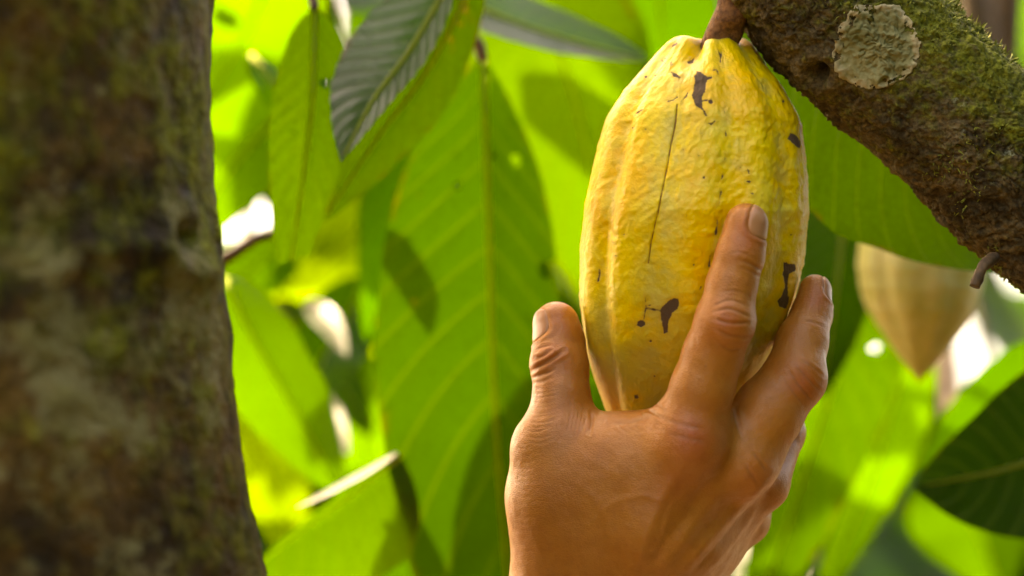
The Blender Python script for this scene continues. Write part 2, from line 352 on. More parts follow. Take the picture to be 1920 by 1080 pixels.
LIME, GREEN, DEEP, YEL = (0.085, 0.235, 0.0008), (0.034, 0.118, 0.0005), (0.014, 0.055, 0.0006), (0.19, 0.34, 0.0012)
def hero_leaf(parent, pts, wl_, wr_, face=(0, 0), fold=0.2, tint=GREEN, label=None, seed=0, holes=(), curl=0.0, wavy=0.004, rib=True, tipcut=1.0, nv=44, nu=10, glare=None, prof=(0.62, 0.80), quilt=0.0007, gloss=1.0):
    """pts: (px, py, distance) of the midrib, base first; widths in photo pixels; face: yaw/pitch of the blade normal off the camera"""
    P = spline([px(*p) for p in pts], nv); d = np.mean([p[2] for p in pts])
    yw, pt = math.radians(face[0]), math.radians(face[1])
    n0 = np.array([math.sin(yw) * math.cos(pt), -math.cos(yw) * math.cos(pt), math.sin(pt)])
    if glare is not None:                                        # tilted so that it mirrors the sunny part of the sky
        sc_ = np.array(sun_vec) @ RCAM; dd = P[nv // 2] / np.linalg.norm(P[nv // 2]); n0 = sc_ - dd; n0 = n0 / np.linalg.norm(n0) + np.array(glare); n0 /= np.linalg.norm(n0)
        q = P - P[nv // 2]; P = P.copy(); P[:, 1] = P[nv // 2, 1] - (q[:, 0] * n0[0] + q[:, 2] * n0[2]) / n0[1]; base_y = None
    v, f, uv = leaf_geo(P, n0, wl_ * KPX * d, wr_ * KPX * d, fold, curl, wavy, seed, holes, nv, nu, quilt, tipcut, prof)
    base = to_world(P[0])
    o = mesh_obj('leaf', v, f, M_LEAF, parent, base, {'leaf_uv': uv}); o.color = (*tint, gloss)
    if label: o['label'] = label
    if rib:
        t, _, _ = frames(P); n = n0[None] - t * (t @ n0)[:, None]
        k = max(3, int(nv * min(0.97, tipcut)))
        n = n / np.linalg.norm(n, axis=1)[:, None]; sd = np.cross(n, t); wd = np.linspace(0.0017, 0.0005, k)[:, None]
        rv = np.stack([P[:k] - sd[:k]*wd + n[:k]*0.0005, P[:k] - sd[:k]*wd*.5 + n[:k]*(0.0006 + wd*.7), P[:k] + sd[:k]*wd*.5 + n[:k]*(0.0006 + wd*.7), P[:k] + sd[:k]*wd + n[:k]*0.0005], 1).reshape(-1, 3)
        mesh_obj('midrib', rv, grid_faces(k, 4), M_RIB, o, base).color = (*tint, 1)
    return o
def twig(parent, pts, r0, r1, name='twig', mat=None, n=24):
    P = spline([px(*p) for p in pts], n); v, f = tube(P, np.linspace(r0, r1, n), 10, rough=0.0006)
    return mesh_obj(name, v, f, mat or M_TWIG, parent, to_world(P[0]))

# ------------------------------------------------------------------ left tree: trunk + its leaves
t_left_base = np.array([-0.28, 0.90, 0.0])
TL = empty('cacao_tree', t_left_base, 'dark mossy trunk filling the left edge, with big green leaves hanging beside it', 'tree')
def build_trunk():
    yy = np.array([-1400, -600, 0, 150, 300, 450, 560, 700, 850, 1000, 1080, 1400, 2200, 3600, 5000, 9500], float)
    ex = np.array([440, 400, 380, 373, 378, 386, 404, 418, 444, 476, 497, 560, 640, 700, 760, 900], float)
    R = 0.115; d = 0.725
    ny, nph = 560, 260
    # dense where the photo sees it
    ys = np.concatenate([np.linspace(-1400, -100, 40), np.linspace(-90, 1170, 460), np.linspace(1190, 9500, 60)])
    ed = np.interp(ys, yy, ex); k = np.hanning(9); k /= k.sum()
    ed = np.convolve(np.pad(ed, 4, 'edge'), k, 'valid')
    zc = (540 - ys) * KPX * d; xc = (ed - 960) * KPX * d - R * 0.992
    ph = np.linspace(0, 2 * math.pi, nph, endpoint=False)
    dirs = np.stack([np.sin(ph), -np.cos(ph)], 1)           # ph=0 faces the camera
    ctr = np.stack([xc, np.full_like(xc, d), zc], 1)
    X = ctr[:, None, 0] + dirs[None, :, 0] * R; Y = ctr[:, None, 1] + dirs[None, :, 1] * R; Z = np.broadcast_to(zc[:, None], X.shape)
    P = np.stack([X, Y, Z], -1).reshape(-1, 3)
    h = 0.0026 * fbm(P * np.array([24, 24, 15]), 4) + 0.0010 * fbm(P * np.array([110, 110, 70]), 3)
    # an old branch collar: ring-shaped swelling and a knot
    qx, qy = unproj(P)
    ring = np.abs(np.hypot((qx - 235) / 1.15, qy - 590) - 130); front = P[:, 1] < d - 0.02
    h = h + front * (0.0035 * np.exp(-(ring / 34) ** 2) * smooth(640, 480, qy))
    kn = np.hypot(qx - 340, (qy - 458) * 0.8); h = h - front * 0.004 * np.exp(-(kn / 24) ** 2) + front * 0.002 * np.exp(-((kn - 45) / 22) ** 2)
    dv = np.tile(np.concatenate([dirs, np.zeros((nph, 1))], 1), (len(ys), 1))
    P = P + dv * h[:, None]
    crack = smooth(0.004, 0.010, -h); pale = 0.10 * smooth(500, 250, np.hypot((qx - 40), (qy - 650))) + 0.05 * smooth(300, 100, np.hypot(qx - 270, qy - 980))
    moss = 0.06 * fbm(P * 9, 2)
    f = grid_faces(len(ys), nph, True)
    mesh_obj('trunk', P, f, M_TRUNK, TL, t_left_base, {'bark': np.stack([crack, moss, pale], 1)})
build_trunk()
# leaves of the left tree: (midrib px/py/distance), half widths, blade normal
HL = hero_leaf
HL(TL, [(905, 110, 1.01), (916, 420, 1.01), (930, 800, 1.015), (975, 1400, 1.04)], 240, 135, (10, 8), 0.30, (0.021, 0.069, 0.0003), 'long green leaf hanging at the centre with a straight pale midrib', 1, holes=((0.30, 0.046, 0.009), (0.60, 0.212, 0.013), (0.14, 0.204, 0.008), (-0.35, 0.26, 0.006), (0.9, 0.42, 0.02)), prof=(0.80, 0.62), nv=120, nu=26)
HL(TL, [(850, -40, 0.90), (770, 95, 0.895), (700, 190, 0.89), (640, 305, 0.885)], 140, 62, (-20, 48), 0.10, (0.0202, 0.0806, 0.0012), 'glossy dark leaf with a silvery sheen and a pointed tip', 2, wavy=0.003, gloss=2.1, prof=(0.62, 1.0), quilt=0.0010, nv=90)
HL(TL, [(900, -60, 0.93), (800, 130, 0.93), (705, 260, 0.935), (600, 420, 0.94)], 60, 75, (20, -10), 0.1, (0.0343, 0.0968, 0.0008), None, 3)
HL(TL, [(590, 20, 0.935), (585, 180, 0.93), (568, 330, 0.93), (535, 560, 0.935)], 75, 78, (10, 5), 0.12, (0.075, 0.19, 0.0008), 'hanging green leaf with small holes beside the glossy leaf', 4, holes=((0.3, 0.28, 0.020), (-0.4, 0.5, 0.012)), tipcut=0.90, nv=80, nu=18)
HL(TL, [(560, -160, 1.20), (500, -20, 1.2), (430, 110, 1.21), (330, 260, 1.22)], 130, 120, (10, -30), 0.1, LIME, None, 5, holes=((-0.35, 0.52, 0.03),), nv=70, nu=16)
HL(TL, [(600, 170, 1.15), (500, 240, 1.16), (420, 330, 1.17), (330, 480, 1.18)], 105, 95, (-10, -35), 0.15, LIME, None, 6)
HL(TL, [(760, 300, 1.30), (690, 400, 1.30), (620, 480, 1.31), (480, 590, 1.32)], 130, 120, (0, -40), 0.05, YEL, None, 7)
HL(TL, [(420, 520, 1.08), (480, 640, 1.08), (560, 780, 1.09), (640, 930, 1.10)], 95, 110, (-18, -12), 0.35, (0.0605, 0.1693, 0.0008), 'lime leaf slanting down beside the trunk', 8)
HL(TL, [(400, 700, 1.22), (460, 810, 1.22), (510, 910, 1.23), (560, 1060, 1.24)], 85, 80, (15, -25), 0.1, YEL, 'yellowing leaf close to the trunk', 9)
HL(TL, [(750, 852, 0.995), (665, 920, 0.99), (575, 985, 0.985), (430, 1100, 0.98)], 14, 165, (12, -8), 0.15, (0.048, 0.13, 0.001), 'curled leaf near the bottom with a bright upper rim', 10)
HL(TL, [(748, 846, 0.975), (690, 884, 0.972), (620, 922, 0.97), (545, 958, 0.97)], 13, 13, (10, 30), 0.1, (0.10, 0.15, 0.02), 'narrow strip added along the curled leaf to catch the sun in a white streak', 15, glare=(0, 0, 0), rib=False, gloss=1.6, wavy=0.0005, quilt=0.0001)  # separate strip added to make the glint on the curled leaf's rim
HL(TL, [(560, 560, 1.16), (600, 590, 1.16), (630, 620, 1.16), (660, 665, 1.16)], 24, 24, (10, 30), 0.1, (0.10, 0.15, 0.02), None, 16, glare=(0.05, 0, 0.05), rib=False, wavy=0.001, quilt=0.0002)  # small leaf added for a pale glint, turned to mirror the sun
HL(TL, [(590, 740, 1.14), (615, 775, 1.14), (640, 810, 1.14), (665, 850, 1.14)], 22, 22, (10, 30), 0.1, (0.10, 0.15, 0.02), None, 17, glare=(0, 0, 0.05), rib=False, wavy=0.001, quilt=0.0002)  # second small leaf added as a pale glint
HL(TL, [(700, 90, 1.2), (735, 260, 1.2), (730, 420, 1.2), (700, 620, 1.2)], 50, 55, (35, 10), 0.2, DEEP, None, 18)
HL(TL, [(520, 560, 1.25), (580, 640, 1.25), (640, 720, 1.25), (700, 820, 1.25)], 60, 60, (-30, 15), 0.2, GREEN, None, 19)
HL(TL, [(560, 425, 1.3), (505, 470, 1.3), (450, 520, 1.3), (370, 610, 1.3)], 60, 70, (0, -30), 0.1, LIME, None, 33)
HL(TL, [(470, 100, 1.05), (520, 170, 1.05), (560, 240, 1.06), (590, 330, 1.06)], 40, 40, (25, 20), 0.2, DEEP, None, 20)
HL(TL, [(690, 520, 1.2), (650, 600, 1.2), (600, 680, 1.2), (560, 800, 1.2)], 75, 75, (25, 40), 0.2, GREEN, None, 11)
HL(TL, [(830, 60, 1.12), (800, 250, 1.12), (760, 420, 1.13), (690, 640, 1.15)], 105, 100, (-25, -15), 0.15, (0.0524, 0.1855, 0.0004), None, 12)
HL(TL, [(640, 640, 1.28), (670, 760, 1.28), (690, 880, 1.29), (700, 1060, 1.3)], 90, 85, (20, -20), 0.1, LIME, None, 13)
HL(TL, [(560, 900, 1.34), (640, 980, 1.34), (700, 1060, 1.35), (780, 1180, 1.36)], 95, 90, (0, -20), 0.1, GREEN, None, 14)
twig(TL, [(380, 505, 1.0), (430, 480, 1.0), (480, 448, 1.0), (530, 425, 1.005), (590, 330, 1.01)], 0.0028, 0.0018)
twig(TL, [(760, -160, 0.99), (830, -20, 0.99), (862, 40, 0.985), (895, 80, 0.985), (906, 115, 0.985)], 0.0045, 0.0022)
twig(TL, [(740, -160, 0.95), (800, -100, 0.92), (850, -40, 0.90)], 0.003, 0.002)
twig(TL, [(560, -150, 0.96), (575, -60, 0.945), (590, 20, 0.935)], 0.003, 0.002)

# ------------------------------------------------------------------ right leaning tree: mossy limb
BR_A, BR_B = px(1752, 192, D0), px(1752 + 400, 192 + 378, D0)
BR_DIR = (BR_B - BR_A) / np.linalg.norm(BR_B - BR_A)
BR_R = 148 * KPX * D0
# path parameter s (m) along the limb, 0 at the lichen, positive down-right
BR_BACK = np.array([0.0, 1.0, 0.0]); BR_BACK = BR_BACK - BR_DIR * (BR_BACK @ BR_DIR); BR_BACK /= np.linalg.norm(BR_BACK)
BR_SIDE = np.cross(BR_DIR, BR_BACK); BR_SIDE /= np.linalg.norm(BR_SIDE)
if BR_SIDE[2] < 0: BR_SIDE = -BR_SIDE                                # points up-right
def br_center(s):
    s = np.asarray(s, float)
    c = BR_A[None] + BR_DIR[None] * s[:, None]
    return c + BR_SIDE[None] * (0.0012 * np.sin(s * 38 + 0.6) + 1.6 * np.clip(-0.035 - s, 0, 0.12) ** 2)[:, None]
def br_hgt(s, ph):
    """bark relief; ph = 0 faces the camera, + towards the upper right side"""
    s, ph = np.broadcast_arrays(s, ph); s = s.ravel(); ph = ph.ravel()
    x, y = np.sin(ph) * BR_R, np.cos(ph) * BR_R
    Q = np.stack([x, y, s], 1)
    big = 0.0022 * fbm(Q * np.array([45, 45, 32]), 3)
    w = fbm(Q * 90, 3)[:, None] * np.array([[1.6, 1.6, 1.2]])
    r1 = 1 - np.abs(vnoise(np.stack([x * 230, y * 230, s * 130], 1) + w)) * 2.2; r2 = 1 - np.abs(vnoise(np.stack([x * 300 + 5, y * 300, s * 520], 1) + w * 1.4)) * 2.2
    m = smooth(-0.35, 0.45, fbm(Q * 34 + 9, 3) - 0.35 * np.sin(ph))
    crack = smooth(0.45, 1.0, np.maximum(r1, r2 * 0.9)) * m
    fine = 0.0007 * fbm(Q * 330, 4, 0.62)
    h = big + fine * 1.3 - 0.0008 * crack
    m = 1.0
    return h, crack * m
def ph_of(pxx, pyy):
    """photo pixel on the limb -> (s, ph)"""
    rel = px(pxx, pyy, D0) - BR_A; s = rel @ BR_DIR; q = rel @ BR_SIDE
    return s, math.asin(max(-0.98, min(0.98, q / BR_R)))
def br_point(s, ph, extra=0.0):
    s, ph = np.broadcast_arrays(np.asarray(s, float), np.asarray(ph, float)); s = s.ravel(); ph = ph.ravel()
    h, cr = br_hgt(s, ph); kh = br_knot(s, ph)
    r = BR_R + h + kh + extra
    dirv = -BR_BACK[None] * np.cos(ph)[:, None] + BR_SIDE[None] * np.sin(ph)[:, None]
    return br_center(s) + dirv * r[:, None], np.maximum(cr, smooth(0.002, 0.006, -kh)), dirv
KNOT = ph_of(1527, 140)
def br_knot(s, ph):
    d = np.hypot((s - KNOT[0]) * 1.1, ((ph - KNOT[1] + math.pi) % (2 * math.pi) - math.pi) * BR_R)
    return -0.0060 * np.exp(-(d / 0.0030) ** 2) + 0.0016 * np.exp(-((d - 0.0068) / 0.0026) ** 2)
s_end = 2.1
TR_foot = to_world(br_center(np.array([s_end]))[0]); 
TR = empty('cacao_tree', (float(TR_foot[0]), float(TR_foot[1]), 0.0), 'slanting mossy limb at the upper right with a pale round lichen patch', 'tree')
def build_branch():
    ss = np.concatenate([np.linspace(-0.55, -0.115, 70), np.linspace(-0.113, 0.085, 420), np.linspace(0.088, 0.25, 70), np.linspace(0.27, 2.55, 50)])
    nph = 330
    u = np.linspace(0, 1, nph, endpoint=False); ph = 2 * math.pi * u; ph = ph - 0.45 * np.sin(ph)      # denser in front? spacing narrows near 0
    S, PH = np.meshgrid(ss, ph, indexing='ij')
    P, cr, dv = br_point(S, PH)
    # limb thickens to the foot and bends upright beyond the frame
    s = S.ravel(); grow = np.clip((s - 0.25) / 2.3, 0, 1); back = np.clip((-0.16 - s) / 0.4, 0, 1)
    P = P + dv * (0.05 * grow - 0.006 * back)[:, None] + np.array([0, 0.0, 0.0])
    qs = s; q = PH.ravel()
    moss = 0.16 * smooth(-0.5, 0.9, np.sin(q)) + 0.05 * fbm(P * 30, 2) - 0.05 * smooth(-0.2, -0.9, np.sin(q))
    qx, qy = unproj(P)
    pale = 0.17 * smooth(150, 30, np.hypot((qx - 1880) * 0.8, qy - 270)) + 0.10 * smooth(110, 20, np.hypot(qx - 1780, qy - 150)) - 0.03  # two paler spots on the right part of the limb
    f = grid_faces(len(ss), nph, True)
    mesh_obj('limb', P, f, M_BRANCH, TR, None, {'bark': np.stack([cr, moss, pale], 1)})
build_branch()
limb = [o for o in TR.children if o.name.startswith('limb')][0]
def build_lichen():
    s0, p0 = ph_of(1628, 100); nr, na = 40, 160
    r = np.linspace(0, 1, nr); a = np.linspace(0, 2 * math.pi, na, endpoint=False)
    edge = 1 + 0.09 * vnoise(np.stack([np.cos(a) * 2.2, np.sin(a) * 2.2, a * 0], 1)) + 0.035 * vnoise(np.stack([np.cos(a) * 9, np.sin(a) * 9, a * 0 + 4], 1)) + 0.018 * vnoise(np.stack([np.cos(a) * 25, np.sin(a) * 25, a * 0 + 4], 1))
    R, A = np.meshgrid(r, a, indexing='ij'); RR = R * edge[None] * 80 * KPX * D0
    # a in the photo plane: 0 = right, up positive
    rgt, up = np.array([1., 0, 0]), np.array([0, 0, 1.])
    ds = (np.cos(A) * (rgt @ BR_DIR) + np.sin(A) * (up @ BR_DIR)) * RR; dq = (np.cos(A) * (rgt @ BR_SIDE) + np.sin(A) * (up @ BR_SIDE)) * RR
    q = np.clip(math.sin(p0) * BR_R + dq, -0.97 * BR_R, 0.97 * BR_R)
    S = s0 + ds; PH = np.arcsin(q / BR_R)
    c = np.stack([np.cos(A) * RR, np.sin(A) * RR, 0 * A], -1).reshape(-1, 3)
    rim = smooth(0.80, 0.95, R).ravel()
    hh = 0.0005 + 0.00022 * fbm(c * 520, 3) + 0.0002 * fbm(c * 150, 2) + 0.00035 * rim * (0.5 + vnoise(c * 600)); hh = np.where(R.ravel() > 0.985, -0.0006, hh)
    bx, by = c[:, 0] - 10 * KPX * D0, c[:, 1] + 62 * KPX * D0                   # small cup near the lower edge
    dd = np.hypot(bx, by); hh = hh + 0.0011 * np.exp(-((dd - 0.0019) / 0.0009) ** 2) - 0.0008 * np.exp(-(dd / 0.001) ** 2)
    P, _, _ = br_point(S, PH, hh)
    f = grid_faces(nr, na, True)
    # the torn notch at the top
    cc = c[f].mean(1) / (KPX * D0); keep = ~((np.abs(cc[:, 0] + 8 + 0.25 * (70 - cc[:, 1])) < 4 + 3 * np.sin(cc[:, 1] * 0.4)) & (cc[:, 1] > 42))
    fc = c[f].mean(1); rag = (R.ravel()[f].mean(1) > 0.80) & (vnoise(fc * 900) + 0.6 * vnoise(fc * 300) > 0.55); keep &= ~rag
    mesh_obj('lichen_patch', P, f[keep], M_LICHEN, limb, None, {'rim': smooth(0.55, 0.97, R).ravel()})['label'] = 'pale round lichen patch with a scalloped edge'
build_lichen()
def build_moss():
    rs = np.random.RandomState(5); n = 15000
    s = rs.uniform(-0.15, 0.10, n); ph = rs.uniform(-1.6, 1.75, n)
    Q = np.stack([np.sin(ph) * BR_R, np.cos(ph) * BR_R, s], 1)
    dens = fbm(Q * 55 + 3, 3) + 0.75 * smooth(0.2, 1.3, ph) - 0.15
    keep = dens > rs.uniform(0.1, 0.9, n)
    l0 = ph_of(1628, 100); keep &= np.hypot(s - l0[0], (np.sin(ph) - math.sin(l0[1])) * BR_R) > 84 * KPX * D0
    s, ph = s[keep], ph[keep]; n = len(s)
    P, _, dv = br_point(s, ph, -0.0004)
    ln = rs.uniform(0.0010, 0.0028, n) * (1 + 0.6 * smooth(1.0, 1.6, ph))
    d = dv + rs.normal(0, 0.55, (n, 3)); d /= np.linalg.norm(d, axis=1)[:, None]
    sd = np.cross(d, rs.normal(0, 1, (n, 3))); sd /= np.linalg.norm(sd, axis=1)[:, None]; wd = rs.uniform(0.00018, 0.0004, n)[:, None]
    a = P - sd * wd; b = P + sd * wd; m = P + d * (ln * 0.6)[:, None]; tip = P + d * ln[:, None] + rs.normal(0, 0.0004, (n, 3))
    V = np.stack([a, b, m + sd * wd * 0.8, m - sd * wd * 0.8, tip], 1).reshape(-1, 3); k = np.arange(n)[:, None] * 5
    F = [tuple(q) for q in (k + np.array([0, 1, 2, 3]))] + [tuple(q) for q in (k + np.array([3, 2, 4]))]
    mo = mesh_obj('moss', V, F, M_MOSS, limb, None, smooth_shade=False); mo['kind'] = 'stuff'
build_moss()
P = spline([px(1862, 484, D0 - 0.018), px(1846, 497, D0 - 0.024), px(1836, 515, D0 - 0.026), px(1829, 538, D0 - 0.027)], 26)
rr = np.interp(np.linspace(0, 1, 26), [0, .25, .5, .8, 1], [13, 10.5, 9.5, 10.5, 9.5]) * KPX * D0
v, f = tube(P, rr, 18, rough=0.0005); mesh_obj('twig_stub', v, f, M_TWIG, limb, None)['label'] = 'short broken twig stub'

HL(TR, [(1395, 20, 0.90), (1560, 205, 0.90), (1720, 345, 0.905), (1930, 500, 0.91)], 188, 120, (12, 4), 0.12, (0.040, 0.105, 0.0008), 'broad green leaf hanging behind the slanting limb', 21, nv=60)
HL(TR, [(2150, 760, 0.98), (2010, 830, 0.98), (1880, 880, 0.975), (1712, 912, 0.97)], 165, 150, (-20, -12), 0.15, (0.0088, 0.0343, 0.0012), 'large dark green leaf at the lower right edge', 23)
HL(TR, [(1640, 420, 1.10), (1590, 620, 1.10), (1520, 850, 1.11), (1400, 1200, 1.12)], 125, 120, (10, 5), 0.2, (0.0363, 0.1048, 0.0008), 'long green leaf slanting down behind the hand', 24, holes=((0.1, 0.06, 0.022), (0.55, 0.36, 0.016)), nv=90, nu=20)
HL(TR, [(1730, 560, 1.22), (1680, 720, 1.22), (1630, 890, 1.23), (1540, 1120, 1.25)], 70, 80, (10, -30), 0.1, LIME, None, 25)
HL(TR, [(1590, 250, 1.06), (1580, 420, 1.06), (1565, 560, 1.06), (1540, 740, 1.07)], 85, 80, (15, 20), 0.15, (0.012, 0.048, 0.0005), 'dark green leaf between the yellow pod and the pale pod', 26)
HL(TR, [(960, -80, 1.12), (1035, 70, 1.12), (1090, 240, 1.13), (1170, 640, 1.15)], 215, 170, (20, -12), 0.22, (0.0685, 0.1693, 0.0008), 'bright lime leaf with a clear midrib left of the yellow pod', 27)
HL(TR, [(830, -20, 1.02), (930, 30, 1.02), (1050, 72, 1.03), (1220, 118, 1.04)], 90, 95, (10, 50), 0.15, (0.03, 0.09, 0.004), 'glossy grey green leaf lying across the top', 28, gloss=1.3)
HL(TR, [(1040, -140, 1.30), (1090, -40, 1.3), (1120, 30, 1.3), (1150, 110, 1.3)], 70, 70, (0, -30), 0.1, YEL, None, 29)
HL(TR, [(1230, -200, 1.15), (1235, -40, 1.15), (1240, 80, 1.15), (1250, 300, 1.16)], 110, 110, (10, 0), 0.15, GREEN, None, 30)
HL(TR, [(1990, 640, 1.15), (1900, 730, 1.15), (1820, 810, 1.16), (1720, 920, 1.18)], 75, 95, (10, 10), 0.15, GREEN, None, 31)
HL(TR, [(1750, 860, 1.35), (1800, 940, 1.35), (1840, 1010, 1.35), (1880, 1120, 1.35)], 110, 110, (-10, -30), 0.1, LIME, None, 32)
twig(TR, [(1790, -300, 1.5), (1815, -100, 1.5), (1835, 60, 1.5), (1880, 400, 1.52)], 0.012, 0.010, 'stem')
twig(TR, [(1900, -300, 1.55), (1890, -100, 1.55), (1880, 60, 1.55), (1860, 400, 1.57)], 0.014, 0.012, 'stem')

# ------------------------------------------------------------------ background trees
def canon_leaf(seed, L=0.26, Wd=0.045):
    n = 18; t = np.linspace(0, 1, n); r = random.Random(seed)
    b = r.uniform(0.05, 0.35)
    path = np.stack([0.02 * np.sin(t * 3 + seed), -b * L * (t ** 2) * 0.5 + 0 * t, -L * t], 1)
    v, f, uv = leaf_geo(path, np.array([0.05, -1, 0.1]), Wd, Wd * r.uniform(0.9, 1.1), r.uniform(0.1, 0.35), 0, 0.006, seed, (), n, 5)
    return v, f, uv
GAPS = [(585, 55, 36), (612, 120, 22), (475, 415, 22), (960, 655, 34), (1790, 675, 46), (640, 1062, 44), (1165, 150, 26), (600, 600, 26), (450, 200, 18), (625, 790, 26), (1578, 460, 24), (1590, 690, 20), (645, 355, 26), (1900, 480, 30), (1430, 1010, 30)]
def in_gap(V):
    """does a leaf cross one of the openings through which the sky shows?"""
    c = (V - CAMV) @ RCAM; x, y = unproj(c)
    return any(bool((np.hypot(x - g[0], y - g[1]) < g[2] + 8).any()) for g in GAPS)
VAR = []
VDAT = []
for k in range(7):
    v, f, uv = canon_leaf(40 + k, 0.24 + 0.015 * k, 0.042 + 0.002 * (k % 4))
    me, _ = mesh_obj('leaf', v, f, M_LEAF, base=(0, 0, 0), attrs={'leaf_uv': uv}, cam_frame=False, mesh_only=True); VAR.append(me); VDAT.append(v)
def bg_tree(cx, dist, n, label, seed, zone):
    r = random.Random(seed)
    foot = W(cx, 540, dist); foot[2] = 0
    T = empty('cacao_tree', foot, label, 'tree', 'cacao trees standing behind')
    top = np.array([foot[0] + r.uniform(-.1, .1), foot[1] + 0.25, 3.4])
    P = spline([foot, foot * 0.7 + top * 0.3 + np.array([.05, 0, 0]), foot * .3 + top * .7, top], 40)
    v, f = tube(P, np.linspace(0.055, 0.02, 40), 16, rough=0.004); mesh_obj('trunk', v, f, M_TWIG, T, foot, cam_frame=False)
    k = 0
    while k < n:
        d = r.uniform(*zone[4:6]); x = r.uniform(zone[0], zone[1]); y = r.uniform(zone[2], zone[3])
        hub = W(x, y, d)
        # twig from the trunk to the hub, leaves hanging in a spray from it
        j = int(np.clip(hub[2] / 3.4 * 39 + r.uniform(-2, 4), 8, 39))
        tw = spline([P[j], (P[j] + hub) / 2 + np.array([0, 0, 0.12]), hub], 14); v, f = tube(tw, np.linspace(0.008, 0.003, 14), 7, rough=0.0008)
        mesh_obj('twig', v, f, M_TWIG, T, P[j], cam_frame=False)
        for q in range(r.randint(4, 7)):
            if k >= n: break
            for attempt in range(8):
                vi = r.randrange(7); loc = hub + np.array([r.uniform(-.03, .03), r.uniform(-.05, .05), r.uniform(-.04, .05)])
                rot = Matrix.Rotation(math.radians(r.uniform(-65, 65)), 3, 'Z') @ Matrix.Rotation(math.radians(r.gauss(0, 38)), 3, 'Y') @ Matrix.Rotation(math.radians(r.uniform(-45, 40)), 3, 'X')
                sz = r.uniform(*zone[6:8])
                if not in_gap((VDAT[vi] * sz) @ np.array(rot).T + loc): break
            else: k += 1; continue
            o = bpy.data.objects.new('leaf', VAR[vi]); COL.objects.link(o)
            o.parent = T; o.location = Vector(loc) - T.location; o.rotation_euler = rot.to_euler(); o.scale = (sz, sz, sz)
            c = r.choice([LIME, LIME, YEL, GREEN, GREEN, (0.055, 0.17, 0.0006), DEEP]); m = r.uniform(0.85, 1.15)
            o.color = (c[0] * m, c[1] * m, c[2], 1); k += 1
    return T
bg_tree(700, 1.9, 150, 'out of focus tree behind the middle, its sunlit leaves glowing lime', 11, (300, 1150, -150, 1150, 1.35, 2.1, 0.45, 0.95))
bg_tree(1750, 2.1, 130, 'out of focus tree behind the right side, below the slanting limb', 12, (1100, 2300, -150, 1150, 1.45, 2.4, 0.6, 1.1))

def far_foliage():
    rs = np.random.RandomState(9); r = random.Random(4); V = []; F = []; U = []; off = 0
    for k in range(900):
        d = rs.uniform(3.0, 7.0); x = rs.uniform(-700, 2700); y = rs.uniform(-350, 1500)
        c = W(x, y, d); v, f, uv = VARDATA[k % 7]; s = rs.uniform(0.9, 1.5)
        e = Matrix.Rotation(rs.uniform(-1.1, 1.1), 3, 'Z') @ Matrix.Rotation(rs.normal(0, 0.7), 3, 'Y') @ Matrix.Rotation(rs.uniform(-1, 0.9), 3, 'X')
        v = (v * s) @ np.array(e).T + c
        if in_gap(v): continue
        V.append(v); F.append(f + off); U.append(uv); off += len(v)
    o = mesh_obj('foliage', np.concatenate(V), np.concatenate(F), M_LEAF, base=(0, 4, 0), attrs={'leaf_uv': np.concatenate(U)}, cam_frame=False)
    o.color = (*LIME, 1); tag(o, 'blurred mass of lime green foliage far behind everything', 'foliage', kind='stuff')
VARDATA = []
for k in range(7):
    n = 7; t = np.linspace(0, 1, n); path = np.stack([0 * t, -0.05 * t * t, -0.26 * t], 1)
    VARDATA.append(leaf_geo(path, np.array([0.05, -1, 0.1]), 0.045, 0.045, 0.2, 0, 0.006, k, (), n, 2))
far_foliage()

def sun_screen_leaves():
    """unseen leaves added towards the sun to keep the pod and the hand out of direct sun"""
    rs = np.random.RandomState(21); V = []; F = []; U = []; off = 0
    tgt = to_world(px(1260, 600, D0)); sv = np.array(sun_vec)
    a = np.cross(sv, [0, 0, 1]); a /= np.linalg.norm(a); b = np.cross(sv, a)
    SUNNY = [W(640, 920, .98), W(720, 865, .98), W(560, 970, .98)] + [W(x, y, 1.01) for x in (760, 850, 940, 1020) for y in (250, 400, 550, 700, 850, 1000)]
    tg2 = [to_world(px(1310, 300, D0)), to_world(px(1040, 680, D0)), to_world(px(1260, 820, D0)), to_world(px(990, 950, D0)), to_world(px(1450, 600, D0)), to_world(px(1035, 640, D0)), to_world(px(1290, 800, D0)), to_world(px(970, 1020, D0))]
    for k in range(420):
        h = rs.uniform(0.5, 1.1); c = tg2[k % 8] + sv * h + a * rs.normal(0, 0.09) + b * rs.normal(0, 0.09)
        v, f, uv = VARDATA[k % 7]; s = rs.uniform(0.5, 0.9)
        e = Matrix.Rotation(rs.uniform(-3, 3), 3, 'Z') @ Matrix.Rotation(rs.uniform(0.5, 1.3), 3, 'X')
        v = (v * s) @ np.array(e).T + c
        if any((np.hypot((v - q) @ a, (v - q) @ b) < 0.045).any() for q in SUNNY): continue
        V.append(v); F.append(f + off); U.append(uv); off += len(v)
    o = mesh_obj('foliage', np.concatenate(V), np.concatenate(F), M_LEAF, base=tgt + sv * 0.9, attrs={'leaf_uv': np.concatenate(U)}, cam_frame=False)  # screen of leaves added only to hold off direct sun
    o.color = (*GREEN, 1); tag(o, 'added leaves out of view overhead that shade the pod and the hand', 'foliage', kind='stuff')
sun_screen_leaves()
